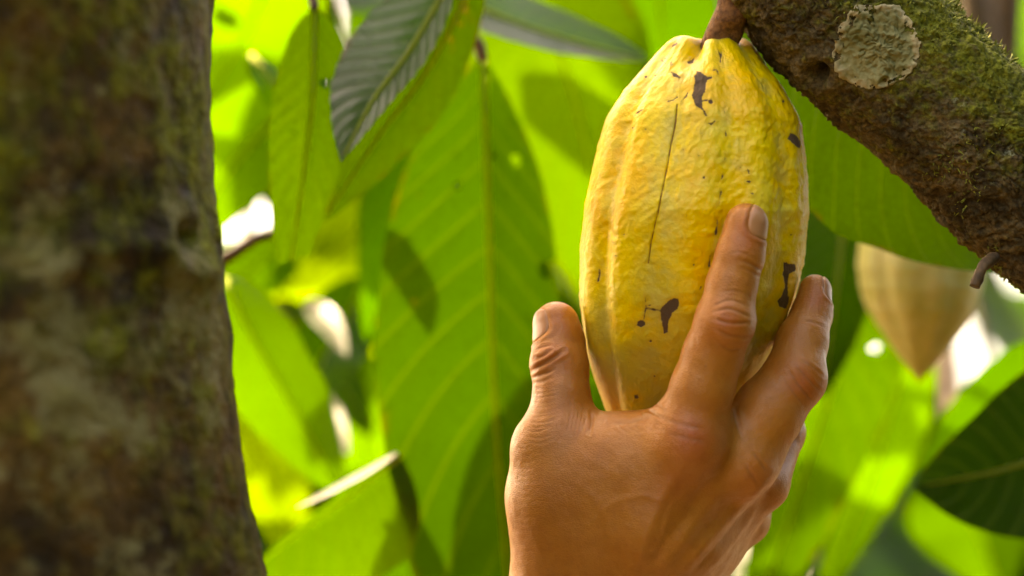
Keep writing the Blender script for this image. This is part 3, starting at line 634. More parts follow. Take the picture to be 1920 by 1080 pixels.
def shade_bush():
    """foliage added out of view round the camera, highest to the right, to shade that side"""
    rs = np.random.RandomState(33); V = []; F = []; U = []; off = 0
    for k in range(3600):
        an = math.radians(rs.uniform(-106, 14)); rad = rs.uniform(1.0, 2.6); c = np.array([0.1 + math.cos(an) * rad, 0.5 + math.sin(an) * rad, rs.uniform(0.1, 2.5 + 0.9 * math.cos(an))])
        if c[1] > 0.3 and c[0] < 0.8: continue
        if np.hypot(c[0], c[1]) < 0.7: continue
        v, f, uv = VARDATA[k % 7]; s = rs.uniform(0.9, 1.4)
        e = Matrix.Rotation(rs.uniform(-3, 3), 3, 'Z') @ Matrix.Rotation(rs.normal(0, 0.6), 3, 'Y') @ Matrix.Rotation(rs.uniform(-0.9, 0.9), 3, 'X')
        V.append((v * s) @ np.array(e).T + c); F.append(f + off); U.append(uv); off += len(v)
    o = mesh_obj('foliage', np.concatenate(V), np.concatenate(F), M_LEAF, base=(1.4, 0, 0), attrs={'leaf_uv': np.concatenate(U)}, cam_frame=False)  # dark mass added out of view to cut sky light from the right
    o.color = (*DEEP, 1); tag(o, 'unseen dense foliage added beside and behind the camera to darken the right side', 'foliage', kind='stuff')
shade_bush()

# ------------------------------------------------------------------ cacao pod
def seg_dist(X, Y, pts):
    d = np.full(X.shape, 1e3)
    for (x0, y0), (x1, y1) in zip(pts[:-1], pts[1:]):
        vx, vy = x1 - x0, y1 - y0; t = np.clip(((X - x0) * vx + (Y - y0) * vy) / (vx * vx + vy * vy + 1e-9), 0, 1)
        d = np.minimum(d, np.hypot(X - x0 - t * vx, Y - y0 - t * vy))
    return d
def poly_sd(X, Y, pts):
    d = seg_dist(X, Y, pts + [pts[0]]); ins = np.zeros(X.shape, bool)
    for (x0, y0), (x1, y1) in zip(pts, pts[1:] + [pts[0]]):
        c = ((y0 > Y) != (y1 > Y)); ins ^= c & (X < (x1 - x0) * (Y - y0) / (y1 - y0 + 1e-9) + x0)
    return np.where(ins, -d, d)
Z1 = lambda L: [(1040 + x / 3, 40 + y / 3) for x, y in L]
Z2 = lambda L: [(1040 + x / 2.571, 380 + y / 2.571) for x, y in L]
SCARS = [Z1([(795,278),(825,282),(860,315),(885,312),(888,320),(858,328),(850,380),(832,425),(834,440),(862,438),(864,446),(832,455),(830,470),(832,488),(848,515),(857,533),(850,532),(833,502),(808,485),(785,458),(774,422),(784,370),(789,320),(782,312),(795,296)]),
         Z1([(745,228),(770,218),(782,206),(786,218),(776,236),(752,240)]), Z1([(655,285),(668,286),(712,314),(706,322),(682,316),(664,304)]),
         Z1([(858,442),(882,438),(896,456),(882,466),(866,458)]), Z1([(856,572),(882,572),(905,553),(898,574),(880,586)]),
         Z1([(922,168),(931,186),(942,170),(938,196),(936,232),(930,232),(931,196)]), Z1([(640,146),(664,130),(692,118),(690,136),(664,142)]),
         Z1([(1305,665),(1325,627),(1345,632),(1375,655),(1386,690),(1380,718),(1350,692),(1325,674)]),
         Z2([(600,460),(602,495),(568,535),(550,560),(546,625),(526,632),(520,590),(511,545),(506,524),(440,513),(440,506),(510,516),(540,480),(570,463)]),
         Z2([(398,578),(415,566),(436,574),(432,592),(412,602),(396,592)]),
         Z2([(1100,283),(1125,292),(1162,298),(1160,326),(1132,345),(1124,380),(1122,420),(1131,470),(1115,513),(1085,502),(1074,475),(1100,445),(1110,400),(1102,340),(1105,310)]),
         Z2([(384,930),(398,926),(408,938),(400,948),(386,944)])]
DOTS = [(1040+483/2.571, 380+835/2.571, 2.4), (1040+482/2.571, 380+866/2.571, 2.0), (1040+295/2.571, 380+257/2.571, 2.2), (1040+126/2.571, 380+470/2.571, 4.0), (1040+670/2.571, 380+300/2.571, 1.8),
        (1040+457/2.571, 380+496/2.571, 2.5), (1211, 131+40/3, 2.2), (1229, 142, 2.0), (1388, 314, 1.8), (1401, 233, 1.6), (1469, 190, 1.5), (1315, 251, 2.0), (1281, 281, 2.4), (1311, 292, 2.0), (1320, 333, 1.6), (1318, 249, 2.2), (1405, 341, 2.6),
        (1247, 110, 1.5), (1240, 140, 2.6), (1186, 240, 1.4), (1210, 243, 1.6), (1170, 440, 1.6), (1465, 300, 1.3), (1480, 213, 1.6), (1483, 440, 1.6), (1150, 455, 1.8), (1220, 640, 1.5)]
LINES = [(Z1([(850,330),(884,316)]), 1.0), (Z2([(437,450),(440,508),(428,570)]), 1.1), (Z1([(640,450),(668,444),(690,428)]), 1.5), (Z1([(710,452),(738,425),(748,404)]), 1.0), (Z1([(452,520),(470,512),(494,496)]), 0.9),
         (Z1([(655,225),(650,255),(662,240)]), 1.2), (Z1([(893,274),(912,272),(921,296)]), 1.2), (Z1([(604,220),(624,236)]), 1.4), (Z1([(1085,832),(1094,858)]), 1.6), (Z1([(1085,900),(1102,905)]), 1.8), (Z1([(1094,958),(1116,972)]), 1.8),
         (Z1([(826,625),(830,648)]), 1.6), (Z1([(956,475),(955,520)]), 0.8), (Z1([(962,618),(963,642)]), 0.9), (Z1([(960,745),(955,780)]), 0.9), (Z1([(944,868),(937,892)]), 1.1), (Z1([(936,958),(926,1022)]), 1.1),
         (Z2([(785,80),(778,150)]), 1.5), (Z2([(750,250),(744,305)]), 2.0), (Z2([(705,405),(690,440)]), 1.2), (Z2([(215,322),(218,350),(208,378)]), 1.0)]
CRACK = Z1([(690,470),(682,560),(672,620),(655,690),(634,820),(604,960),(582,1080)]) + Z2([(490,80),(466,190),(452,292)])
def build_pod():
    yk = np.array([70, 76, 90, 120, 165, 220, 290, 380, 470, 560, 640, 700, 780, 840, 875, 890], float)
    ck = np.array([1330, 1330, 1329, 1325, 1321, 1317, 1314, 1306, 1299, 1290, 1281, 1269, 1250, 1232, 1222, 1218], float)
    rk = np.array([18, 62, 84, 113, 150, 183, 197, 210, 212, 203, 184, 158, 110, 62, 25, 2], float)
    nt_, nth = 430, 460
    t = np.linspace(0, 1, nt_); yy = 70 + 820 * (0.5 - 0.5 * np.cos(math.pi * np.clip(0.02 + 0.98 * t, 0, 1))) * 0.55 + 820 * t * 0.45
    yy = 70 + (yy - yy[0]) / (yy[-1] - yy[0]) * 820
    c = np.interp(yy, yk, ck); R = np.interp(yy, yk, rk)
    k = np.hanning(25); k /= k.sum(); sm = lambda a: np.convolve(np.pad(a, 12, 'reflect', reflect_type='odd'), k, 'valid'); c = sm(c); R = np.maximum(sm(R), 1.5)
    zoff = np.interp(yy, [70, 150, 400, 620, 890], [-0.010, -0.004, 0.0, -0.006, -0.018])      # away from the camera at both ends
    th = np.linspace(-math.pi, math.pi, nth, endpoint=False); th = th + 0.30 * np.sin(th) * -1   # denser in front
    s = KPX * D0
    furrows = np.radians([-90, -53, -19, 13, 45, 80, 116, 152, 188, 233]); depth = np.array([.045, .064, .016, .042, .036, .04, .05, .05, .05, .05]); wid = np.radians([9, 6, 9, 8, 8, 9, 9, 9, 9, 9])
    T, TH = np.meshgrid(t, th, indexing='ij'); Yv = (yy - 70) / 820; YV = np.broadcast_to(Yv[:, None], T.shape)
    groove = np.zeros_like(T); prof = np.zeros_like(T)
    wob = 0.03 * np.sin(YV * 7 + 1.0) * np.sin(TH * 2)
    for fa, dp, wd in zip(furrows, depth, wid):
        d = np.abs((TH + wob - fa + math.pi) % (2 * math.pi) - math.pi)
        gz = np.exp(-(d / wd) ** 2); groove = np.maximum(groove, gz)
        sh = np.exp(-((d - 2.0 * wd) / (1.3 * wd)) ** 2)                                  # ridge shoulders beside the furrow
        prof = prof - dp * gz + dp * 0.30 * sh
    top = smooth(0.16, 0.0, YV)
    prof = prof * (0.85 + 0.25 * top) * smooth(1.0, 0.9, YV)
    # top cleft between the two front lobes
    dcl = np.abs((TH - math.radians(-17) + math.pi) % (2 * math.pi) - math.pi)
    prof = prof - 0.26 * np.exp(-(dcl / 0.15) ** 2) * smooth(0.10, 0.015, YV)
    P0 = np.stack([np.sin(TH), np.cos(TH), YV * 3.9], -1).reshape(-1, 3)
    warp = fbm(P0 * 3, 2)[:, None] * 0.15
    wr = fbm((P0 + warp) * np.array([5, 5, 8.5]), 3) * 0.0065
    wart = np.maximum(0, vnoise((P0 + warp) * np.array([13, 13, 15]))) * 0.008 + fbm(P0 * 26, 3) * 0.0040
    amp = (0.5 + 0.5 * smooth(0.75, 0.3, YV)).ravel()
    rr = R[:, None] * (1 + prof) + (wr + wart).reshape(T.shape) * 210 * amp.reshape(T.shape) * np.minimum(1, R / 90)[:, None]
    X = (c[:, None] - 960) * s + np.sin(TH) * rr * s
    Y = D0 - zoff[:, None] - np.cos(TH) * rr * s
    # lobes at the crown rise above the stalk pit
    lobes = 0.75 + 0.55 * np.cos(5 * (TH - math.radians(19))) - 1.3 * np.exp(-(dcl / 0.13) ** 2)
    lift = 12 * lobes * np.exp(-((R[:, None] - 75) / 38) ** 2) * top
    Z = (540 - yy[:, None] + lift) * s + 0 * TH
    V = np.stack([X, Y, Z], -1).reshape(-1, 3)
    qx, qy = unproj(V); front = np.cos(TH).ravel() > -0.1
    sc = np.full(qx.shape, 60.0)
    for pg in SCARS: sc = np.minimum(sc, poly_sd(qx, qy, pg))
    for (x, y, r) in DOTS: sc = np.minimum(sc, np.hypot(qx - x, qy - y) - r * 0.75)
    for pts, w in LINES: sc = np.minimum(sc, seg_dist(qx, qy, pts) - w * 0.7)
    ckd = seg_dist(qx, qy, CRACK); sc = np.where(front, sc, 60); ckd = np.where(front, ckd, 60)
    # the crack is a real shallow split
    V[:, 1] += np.where(front, 0.0005 * np.exp(-(ckd / 2.0) ** 2), 0)
    f = grid_faces(nt_, nth, True)[:, ::-1]
    at = {'scar': sc, 'crack': ckd, 'pod': np.stack([groove.ravel(), YV.ravel(), np.sin(TH).ravel()], 1)}
    o = mesh_obj('cacao_pod', V, f.copy(), M_POD, None, to_world(px(1330, 75, D0)), at)
    tag(o, 'ripe yellow ridged cacao pod with brown scars hanging from the mossy limb', 'cacao pod')
    # stalk
    Pp = spline([px(1412, -40, D0 - 0.004), px(1384, -2, D0 - 0.004), px(1366, 36, D0 - 0.002), px(1352, 74, D0), px(1342, 110, D0 + 0.004)], 40)
    rad = np.interp(np.linspace(0, 1, 40), [0, .3, .6, .85, 1], [52, 38, 33, 33, 30]) * s
    v, ff = tube(Pp, rad, 40, rough=0.0014); mesh_obj('stalk', v, ff, M_STALK, o, to_world(Pp[0]))['label'] = 'short reddish brown stalk'
    return o
pod = build_pod()
def build_green_pod():
    """the second, unripe pod, out of focus behind the limb"""
    d = 1.03; s = KPX * d; nt_, nth = 120, 150
    yy = np.linspace(330, 716, nt_); c = np.interp(yy, [330, 480, 600, 716], [1722, 1725, 1727, 1724])
    R = np.interp(yy, [330, 340, 365, 400, 450, 500, 540, 580, 620, 660, 690, 705, 716], [4, 36, 68, 96, 114, 118, 114, 101, 77, 48, 24, 11, 1]); k = np.hanning(9); k /= k.sum(); R = np.maximum(np.convolve(np.pad(R, 4, 'edge'), k, 'valid'), 0.8)
    th = np.linspace(-math.pi, math.pi, nth, endpoint=False); TH = np.broadcast_to(th[None], (nt_, nth)); prof = np.zeros((nt_, nth)); gr = np.zeros((nt_, nth))
    for q in range(10):
        fa = math.radians(-82 + 36 * q); dd = np.abs((TH - fa + math.pi) % (2 * math.pi) - math.pi); gz = np.exp(-(dd / 0.16) ** 2); prof -= (0.055 if q % 2 else 0.03) * gz; gr = np.maximum(gr, gz)
    Y0 = np.broadcast_to(yy[:, None], TH.shape)
    rr = R[:, None] * (1 + prof) + 1.6 * fbm(np.stack([np.sin(TH), np.cos(TH), Y0 / 60], -1).reshape(-1, 3) * 4, 3).reshape(TH.shape) * np.minimum(1, R / 40)[:, None]
    V = np.stack([(c[:, None] - 960) * s + np.sin(TH) * rr * s, d - np.cos(TH) * rr * s, (540 - Y0) * s], -1).reshape(-1, 3)
    o = mesh_obj('cacao_pod', V, grid_faces(nt_, nth, True)[:, ::-1].copy(), M_POD2, None, to_world(px(1722, 330, d)), {'groove': gr.ravel()})
    tag(o, 'pale olive unripe pod, blurred, below the limb with its pointed tip down', 'cacao pod')
    P = spline([px(1722, 335, d), px(1716, 290, d - .05), px(1715, 240, d - .13), px(1718, 200, d - .20)], 16); v, f = tube(P, 0.0055, 14, rough=0.0006)
    mesh_obj('stalk', v, f, M_STALK, o, to_world(P[0]))
build_green_pod()

# ------------------------------------------------------------------ hand (one continuous surface from a blended distance field)
MM = 1000.0
def hp(x, y, z):
    """photo pixel + height towards the camera (mm) -> local mm (right, up, towards camera)"""
    d = D0 - z / MM; p = px(x, y, d); return np.array([p[0], p[2], D0 - p[1]]) * MM
def hr(r, z): return r * KPX * (D0 - z / MM) * MM
def cone_sd(P, a, b, ra, rb):
    ba = b - a; L2 = ba @ ba; t = np.clip(((P - a) @ ba) / L2, 0, 1)
    return np.linalg.norm(P - a - t[..., None] * ba, axis=-1) - (ra + (rb - ra) * t)
def smin(a, b, k):
    h = np.maximum(k - np.abs(a - b), 0) / k; return np.minimum(a, b) - h * h * k * 0.25
# chains: (px, py, z mm, radius px)
THUMB = [(1043, 609, 0, 44), (1049, 642, 2, 47), (1051, 688, 6, 52), (1053, 745, 10, 53), (1046, 828, 12, 66), (1042, 930, 9, 74), (1052, 1110, 0, 86)]
INDEX = [(1399, 421, 41, 41), (1388, 478, 42, 45), (1372, 534, 42, 47), (1358, 602, 42, 53), (1337, 664, 39, 56), (1318, 725, 37, 59), (1290, 815, 32, 68)]
MIDDLE = [(1528, 545, 2, 31), (1522, 590, 6, 38), (1504, 640, 13, 48), (1488, 703, 19, 55), (1441, 772, 22, 66), (1398, 852, 23, 67)]
RING = [(1430, 700, -42, 30), (1456, 750, -30, 38), (1466, 812, -8, 43), (1425, 905, 4, 54)]
PINKY = [(1350, 740, -52, 28), (1390, 800, -46, 34), (1415, 880, -28, 40), (1395, 975, -12, 50)]
PALM = [[(1290, 815, 31, 66), (1215, 960, 20, 84), (1140, 1190, -2, 94)], [(1398, 855, 22, 60), (1262, 1000, 13, 76), (1130, 1200, -4, 84)],
        [(1425, 905, 4, 52), (1292, 1018, 1, 62), (1140, 1210, -10, 78)], [(1380, 956, -11, 45), (1322, 1016, -11, 50), (1235, 1110, -12, 58), (1140, 1220, -17, 66)],
        [(1046, 828, 12, 64), (1042, 930, 9, 76), (1058, 1110, 0, 92)],
        [(1075, 862, 14, 66), (1165, 868, 18, 76), (1275, 850, 26, 72)], [(1100, 935, 12, 84), (1215, 955, 14, 96)],
        [(1120, 1000, 6, 100), (1135, 1200, -8, 104)], [(1150, 930, -2, 80), (1215, 1040, -10, 80)],
        # wrist and forearm, leaving the frame
        [(1066, 1150, -6, 98), (1045, 1380, -26, 104), (990, 1700, -52, 136)], [(1128, 1230, -10, 84), (1120, 1420, -28, 98), (1130, 1700, -56, 136)],
        [(1092, 1220, -6, 98), (1080, 1400, -24, 110), (1060, 1700, -50, 142)]]
def chain_prims(ch):
    pr = []
    for (a, b) in zip(ch[:-1], ch[1:]): pr.append((hp(*a[:3]), hp(*b[:3]), hr(a[3], a[2]), hr(b[3], b[2])))
    return pr
FINGERS = [chain_prims(c) for c in (THUMB, INDEX, MIDDLE, RING, PINKY)]
PALMP = [p for c in PALM for p in chain_prims(c)]
BUMPS = [(hp(1364, 606, 45.5), 7.0, 6.0), (hp(1502, 715, 21), 7.2, 6.0), (hp(1030, 676, 7.5), 5.2, 5.0), (hp(1296, 832, 38), 8.0, 8.0), (hp(1004, 838, 14), 7.0, 6.0), (hp(1398, 885, 29), 6.8, 7.0)]
def hand_field(P):
    """distance field at arbitrary points (N,3) mm"""
    f = np.full(len(P), 60.0)
    for p in PALMP: f = smin(f, cone_sd(P, *p), 13.0)
    for ch, k in zip(FINGERS, (6.0, 5.0, 5.0, 3.0, 3.0)):
        g = np.full(len(P), 60.0)
        for p in ch: g = smin(g, cone_sd(P, *p), 2.2)
        f = smin(f, g, k)
    for c, r, k in BUMPS: f = smin(f, np.linalg.norm(P - c, axis=1) - r, k)
    return f
def relax(V, F, it, fac=0.5):
    e = np.concatenate([F[:, [0, 1]], F[:, [1, 2]], F[:, [2, 3]], F[:, [3, 0]]]); a = np.concatenate([e[:, 0], e[:, 1]]); b = np.concatenate([e[:, 1], e[:, 0]])
    n = np.bincount(a, minlength=len(V))
    for _ in range(it):
        m = np.stack([np.bincount(a, V[b, k], len(V)) for k in range(3)], 1) / np.maximum(n, 1)[:, None]; V = V + (m - V) * fac
    return V
def subdivide(V, F):
    n = len(V); e = np.concatenate([F[:, [0, 1]], F[:, [1, 2]], F[:, [2, 3]], F[:, [3, 0]]]); e.sort(axis=1)
    key, inv = np.unique(e[:, 0] * n + e[:, 1], return_inverse=True); em = (V[key // n] + V[key % n]) / 2; fc = V[F].mean(1)
    m = len(F); E = [n + inv[k*m:(k+1)*m] for k in range(4)]; C = n + len(key) + np.arange(m)
    Q = [np.stack([F[:, k], E[k], C, E[k-1]], 1) for k in range(4)]
    return np.concatenate([V, em, fc]), np.concatenate(Q)
def vnormals(V, F):
    c = np.cross(V[F[:, 2]] - V[F[:, 0]], V[F[:, 3]] - V[F[:, 1]]); N_ = np.zeros_like(V)
    for k in range(4):
        for q in range(3): N_[:, q] += np.bincount(F[:, k], c[:, q], len(V))
    return N_ / np.maximum(np.linalg.norm(N_, axis=1), 1e-9)[:, None]
def build_hand():
    h = 0.9; lo = hp(850, 1880, 0) - 4; hi = hp(1600, 350, 0) + 4; lo[2], hi[2] = -84, 58
    n = np.ceil((hi - lo) / h).astype(int) + 1; nx, ny, nz = n
    F = np.full((nx, ny, nz), 40.0, np.float32)
    ax = [lo[k] + h * np.arange(n[k]) for k in range(3)]
    def region(a, b, ra, rb, pad):
        m = np.minimum(a - ra, b - rb) - pad; M = np.maximum(a + ra, b + rb) + pad
        i0 = np.clip(((m - lo) / h).astype(int), 0, n - 1); i1 = np.clip(((M - lo) / h).astype(int) + 2, 1, n); return i0, i1
    def pts(i0, i1):
        g = np.meshgrid(*[ax[k][i0[k]:i1[k]] for k in range(3)], indexing='ij'); return np.stack(g, -1).astype(np.float32)
    def add(A, prim, k):
        i0, i1 = region(*prim, k + 3 * h); sl = tuple(slice(i0[q], i1[q]) for q in range(3))
        A[sl] = smin(A[sl], cone_sd(pts(i0, i1), *[np.asarray(q, np.float32) for q in prim]).astype(np.float32), k)
    for p in PALMP: add(F, p, 13.0)
    for ch, k in zip(FINGERS, (6.0, 5.0, 5.0, 3.0, 3.0)):
        a = np.min([np.minimum(p[0] - p[2], p[1] - p[3]) for p in ch], 0); b = np.max([np.maximum(p[0] + p[2], p[1] + p[3]) for p in ch], 0)
        i0 = np.clip(((a - 8 - lo) / h).astype(int), 0, n - 1); i1 = np.clip(((b + 8 - lo) / h).astype(int) + 2, 1, n); sl = tuple(slice(i0[q], i1[q]) for q in range(3))
        Q = pts(i0, i1); G = np.full(Q.shape[:3], 40.0, np.float32)
        for p in ch: G = smin(G, cone_sd(Q, *[np.asarray(q, np.float32) for q in p]), 2.2)
        F[sl] = smin(F[sl], G, k)
    for c, r, k in BUMPS:
        i0, i1 = region(c, c, r, r, k + 3); sl = tuple(slice(i0[q], i1[q]) for q in range(3))
        F[sl] = smin(F[sl], (np.linalg.norm(pts(i0, i1) - c.astype(np.float32), axis=-1) - r).astype(np.float32), k)
    # surface nets
    neg = F < 0; cnt = np.zeros((nx-1, ny-1, nz-1), np.int8)
    offs = [(i, j, k) for i in (0, 1) for j in (0, 1) for k in (0, 1)]
    for (i, j, k) in offs: cnt += neg[i:nx-1+i, j:ny-1+j, k:nz-1+k]
    act = (cnt > 0) & (cnt < 8); idx = np.full(act.shape, -1, np.int64); ijk = np.argwhere(act); idx[act] = np.arange(len(ijk))
    acc = np.zeros((len(ijk), 3)); num = np.zeros(len(ijk))
    for a in offs:
        for d in range(3):
            if a[d]: continue
            b = list(a); b[d] = 1
            fa = F[tuple((ijk + a).T)]; fb = F[tuple((ijk + b).T)]; cr = (fa < 0) != (fb < 0)
            t = np.where(cr, fa / np.where(cr, fa - fb, 1), 0); p = np.tile(np.array(a, float), (len(ijk), 1)); p[:, d] += t
            acc += p * cr[:, None]; num += cr
    V = lo + h * (ijk + acc / num[:, None])
    faces = []
    for d in range(3):
        e1, e2 = (d + 1) % 3, (d + 2) % 3
        sa = [slice(None)] * 3; sb = [slice(None)] * 3; sa[d] = slice(0, -1); sb[d] = slice(1, None)
        s0, s1 = neg[tuple(sa)], neg[tuple(sb)]; ed = np.argwhere(s0 != s1); ok = (ed[:, e1] > 0) & (ed[:, e2] > 0) & (ed[:, e1] < n[e1]-1) & (ed[:, e2] < n[e2]-1); ed = ed[ok]
        q = []
        for (o1, o2) in ((1, 1), (0, 1), (0, 0), (1, 0)):
            c = ed.copy(); c[:, e1] -= o1; c[:, e2] -= o2; q.append(idx[tuple(c.T)])
        q = np.stack(q, 1); flip = ~s0[tuple(ed.T)]; q[flip] = q[flip][:, ::-1]; faces.append(q)
    faces = np.concatenate(faces)
    V = relax(V, faces, 4)
    V, fl = subdivide(V, faces); V = relax(V, fl, 2, 0.4); nv = len(V)
    NR = vnormals(V, fl)
    cf = np.stack([V[:, 0], D0 * MM - V[:, 2], V[:, 1]], 1) / MM           # camera frame
    qx, qy = unproj(cf); fr = smooth(-0.05, 0.35, NR[:, 2])
    # creases and folds: (points, half width px, depth mm, mask side)
    disp = np.zeros(nv); crease = np.zeros(nv)
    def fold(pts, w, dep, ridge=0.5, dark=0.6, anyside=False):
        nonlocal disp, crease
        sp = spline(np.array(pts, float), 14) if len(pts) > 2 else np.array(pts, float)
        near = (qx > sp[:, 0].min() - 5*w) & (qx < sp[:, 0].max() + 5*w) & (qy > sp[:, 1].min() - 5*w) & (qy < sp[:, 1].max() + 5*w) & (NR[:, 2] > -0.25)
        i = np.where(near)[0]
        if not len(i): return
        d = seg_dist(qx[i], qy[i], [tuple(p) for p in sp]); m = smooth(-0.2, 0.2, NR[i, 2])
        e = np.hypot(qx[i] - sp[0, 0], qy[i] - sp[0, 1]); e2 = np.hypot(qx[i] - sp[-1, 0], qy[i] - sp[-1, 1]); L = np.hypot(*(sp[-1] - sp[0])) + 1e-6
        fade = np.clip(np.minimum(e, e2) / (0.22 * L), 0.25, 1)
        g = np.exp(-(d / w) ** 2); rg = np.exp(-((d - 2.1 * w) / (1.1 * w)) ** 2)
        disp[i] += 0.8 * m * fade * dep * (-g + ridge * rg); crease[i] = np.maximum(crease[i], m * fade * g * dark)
    # index finger, middle joint
    fold([(1336,575),(1368,563),(1402,573)], 2.6, .32, .2); fold([(1338,585),(1370,580),(1412,597)], 2.8, .50, .2); fold([(1338,598),(1370,606),(1412,605)], 3.0, .55, .2)
    fold([(1340,617),(1370,630),(1408,634)], 2.8, .42, .2); fold([(1342,640),(1368,656),(1396,653)], 2.6, .28, .2); fold([(1350,548),(1375,545),(1404,553)], 2.2, .16)
    fold([(1386,487),(1407,495),(1430,508)], 3.0, .30); fold([(1385,500),(1405,508),(1428,520)], 2.4, .18); fold([(1362,478),(1386,472),(1415,484)], 2.0, .12)
    # middle finger, middle joint
    fold([(1476,690),(1496,718),(1524,752)], 3.0, .42); fold([(1490,682),(1514,708),(1538,734)], 3.0, .42); fold([(1466,705),(1482,728),(1508,762)], 2.4, .2); fold([(1500,672),(1524,688),(1544,706)], 2.4, .3)
    fold([(1504,600),(1526,604),(1548,614)], 2.4, .2)
    # knuckles
    fold([(1394,868),(1411,893),(1424,912)], 3.2, .25); fold([(1408,842),(1426,866),(1440,884)], 3.0, .22); fold([(1236,782),(1275,795),(1322,806)], 4.0, .18); fold([(1250,812),(1290,822),(1330,830)], 4.0, .14)
    # thumb joint
    fold([(994,697),(1014,685),(1035,672),(1058,657)], 3.6, .75, .6, .7); fold([(1004,672),(1018,668),(1031,659)], 3.2, .5, .5, .6); fold([(996,708),(1018,702),(1040,692)], 2.8, .35)
    fold([(1003,657),(1018,650),(1034,648)], 2.6, .3); fold([(997,718),(1015,716),(1034,709)], 2.5, .25)
    rs = np.random.RandomState(2)
    for y in range(728, 830, 9):
        x0 = 992 - (y - 728) * 0.12 + rs.uniform(0, 6); fold([(x0, y + rs.uniform(-3, 3)), (x0 + 26, y + rs.uniform(-2, 5)), (x0 + rs.uniform(48, 70), y - rs.uniform(2, 10))], 2.0, rs.uniform(.06, .12), .5, .3)
    for y in range(838, 1075, 13):
        x0 = 966 + rs.uniform(-4, 6); fold([(x0, y), (x0 + 18, y + 3), (x0 + rs.uniform(30, 52), y - 3)], 2.2, rs.uniform(.02, .05), .5, .12)
    for k in range(7):                                                       # web between thumb and index finger
        x = 1068 + k * 7; fold([(x + 4, 772 + rs.uniform(-6, 4)), (x, 792), (x - 6, 815 + rs.uniform(-5, 14))], 2.0, .16, .4, .3)
    fold([(1108,772),(1109,790),(1105,812)], 3.0, .5, .4, .5); fold([(1140,795),(1180,792),(1222,778)], 3.5, .25)
    for k in range(6):
        x = 1140 + k * 17; fold([(x, 792 + 2 * k), (x + 10, 806), (x + 26, 816 - 2 * k)], 2.0, .10, .4, .2)
    fold([(1212,768),(1226,774),(1240,784)], 2.5, .3); fold([(1222,752),(1236,760),(1250,772)], 2.2, .2)
    fold([(1378,752),(1381,790),(1392,822)], 5.0, .55, .3, .35)               # cleft between the two fingers
    # tendons along the outer back of the hand
    fold([(1268,1085),(1330,1013),(1378,961),(1424,917),(1446,884)], 9, -.9, .25, 0); fold([(1312,1085),(1358,1034),(1402,976),(1430,930)], 6, -.55, .3, 0); fold([(1290,1085),(1345,1024),(1392,968),(1430,922)], 5, .45, 0, .25)
    fold([(1330,1090),(1376,1045),(1412,1000)], 5, .35, 0, .2)
    fold([(1288,850),(1235,950),(1180,1090)], 16, -1.1, 0, 0); fold([(1348,885),(1275,985),(1195,1085)], 15, .9, 0, 0); fold([(1160,880),(1150,960),(1110,1070)], 26, 1.0, 0, 0); fold([(1385,880),(1300,985),(1215,1100)], 14, -.45, 0, 0); fold([(1080,900),(1130,960),(1150,1090)], 9, -.25, 0, 0)
    fold([(1330,900),(1262,945),(1240,1010),(1190,1090)], 7, -.35, 0, 0); fold([(1262,945),(1200,930),(1140,950),(1090,1010)], 6, -.28, 0, 0); fold([(1240,1010),(1290,1020),(1320,1060)], 5, -.22, 0, 0)
    loc = V / 10.0
    disp += 0.22 * fbm(loc * 0.9, 3) * fr + 0.05 * fbm(loc * 6, 2)
    # cross-hatched skin lines everywhere (finest relief)
    # nails: (centre px, z, tip px, z, dorsal angle, half angle, half length mm)
    nails = []
    def nail(chain, ang, halfang, hl, off, side_axis):
        nonlocal disp
        a = hp(*chain[1][:3]); b = hp(*chain[0][:3]); ax_ = (b - a) / np.linalg.norm(b - a)
        dn = np.array([math.sin(ang), 0, math.cos(ang)]); dn -= ax_ * (dn @ ax_); dn /= np.linalg.norm(dn); sdv = np.cross(ax_, dn)
        cen = b + ax_ * off
        rel = V - cen; s = rel @ ax_; t = np.arctan2(rel @ sdv, rel @ dn); r = np.linalg.norm(rel - s[:, None] * ax_, axis=1)
        e = (np.abs(s / hl) ** 3.2 + np.abs(t / halfang) ** 3.2) ** (1 / 3.2)
        m = (r < 14) & (np.abs(s) < hl * 1.7) & (np.abs(t) < halfang * 1.7)
        distal = smooth(0.6, 1.0, s / hl)
        disp += np.where(m, 0.38 * np.exp(-((e - 1.20) / 0.14) ** 2) * (1 - distal) - 0.30 * smooth(1.08, 0.92, e) + 0.0, 0)
        nails.append((cen, ax_, dn, sdv, halfang, hl))
    nail(INDEX, math.radians(54), 0.95, 5.4, 1.2, 1); nail(THUMB, math.radians(-70), 0.88, 5.4, -0.3, -1); nail(MIDDLE, math.radians(78), 0.95, 4.8, 0.2, 1)
    V2 = V + NR * disp[:, None]
    red = np.zeros(nv)
    for (x, y, r, a) in [(1362,606,34,.6),(1300,826,48,.8),(1508,722,32,.7),(1405,440,34,.5),(1425,890,34,.5),(1040,668,34,.4),(1535,560,26,.6),(1050,600,40,.35),(1268,900,50,.35)]:
        red = np.maximum(red, a * np.exp(-((qx - x) ** 2 + (qy - y) ** 2) / r ** 2))
    cfm = lambda A: np.stack([A[:, 0], D0 * MM - A[:, 2], A[:, 1]], 1) / MM
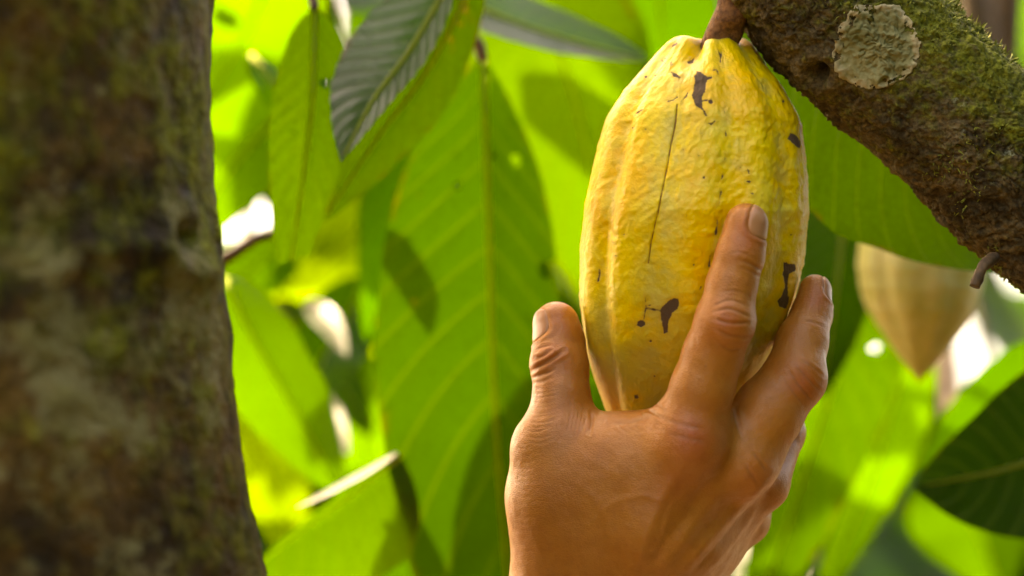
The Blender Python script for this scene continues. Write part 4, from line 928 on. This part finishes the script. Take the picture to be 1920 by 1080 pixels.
    o = mesh_obj('hand', cfm(V2), fl.copy(), M_SKIN, None, to_world(px(1060, 1700, D0 + 0.05)), {'red': red, 'crease': np.clip(crease, 0, 1)})
    tag(o, 'tanned bare hand reaching up, thumb and fingers round the yellow pod', 'hand')
    for (cen, ax_, dn, sdv, ha, hl) in nails:
        ns, ntt = 22, 22; s = np.linspace(-1, 1, ns); t = np.linspace(-1, 1, ntt); S, T = np.meshgrid(s, t, indexing='ij')
        # square -> superellipse
        k = np.maximum(np.abs(S), np.abs(T)) / np.maximum((np.abs(S) ** 3.2 + np.abs(T) ** 3.2) ** (1 / 3.2), 1e-6); SS, TT = S * k, T * k
        ang = TT * ha; c = cen + ax_ * (SS * hl)[..., None]; d = dn * np.cos(ang)[..., None] + sdv * np.sin(ang)[..., None]
        c = c.reshape(-1, 3); d = d.reshape(-1, 3); r = np.full(len(c), 14.0)
        for _ in range(40): r = r - 0.8 * np.clip(hand_field(c + d * r[:, None]), -1.5, 1.5)
        ee = np.maximum(np.abs(S), np.abs(T)).ravel()
        lift = 0.10 - 0.45 * smooth(0.86, 1.0, ee) * np.where(SS.ravel() > 0.75, 0.15, 1) + 0.22 * smooth(0.5, 1.0, SS.ravel())
        top_ = c + d * (r + lift)[:, None]; bot = c + d * (r + lift - 0.55)[:, None]
        VV = np.concatenate([top_, bot]); f1 = grid_faces(ns, ntt); f2 = f1[:, ::-1] + ns * ntt
        ringi = [i * ntt for i in range(ns)] + [(ns-1)*ntt + j for j in range(1, ntt)] + [i*ntt + ntt-1 for i in range(ns-2, -1, -1)] + [j for j in range(ntt-2, 0, -1)]
        rim = np.array([(ringi[q], ringi[(q+1) % len(ringi)], ringi[(q+1) % len(ringi)] + ns*ntt, ringi[q] + ns*ntt) for q in range(len(ringi))])
        uvn = np.tile(np.stack([TT.ravel(), SS.ravel(), 0 * SS.ravel()], 1), (2, 1))
        mesh_obj('fingernail', cfm(VV), np.concatenate([f1, f2, rim]), M_NAIL, o, None, {'nail': uvn})
    return o
hand = build_hand()
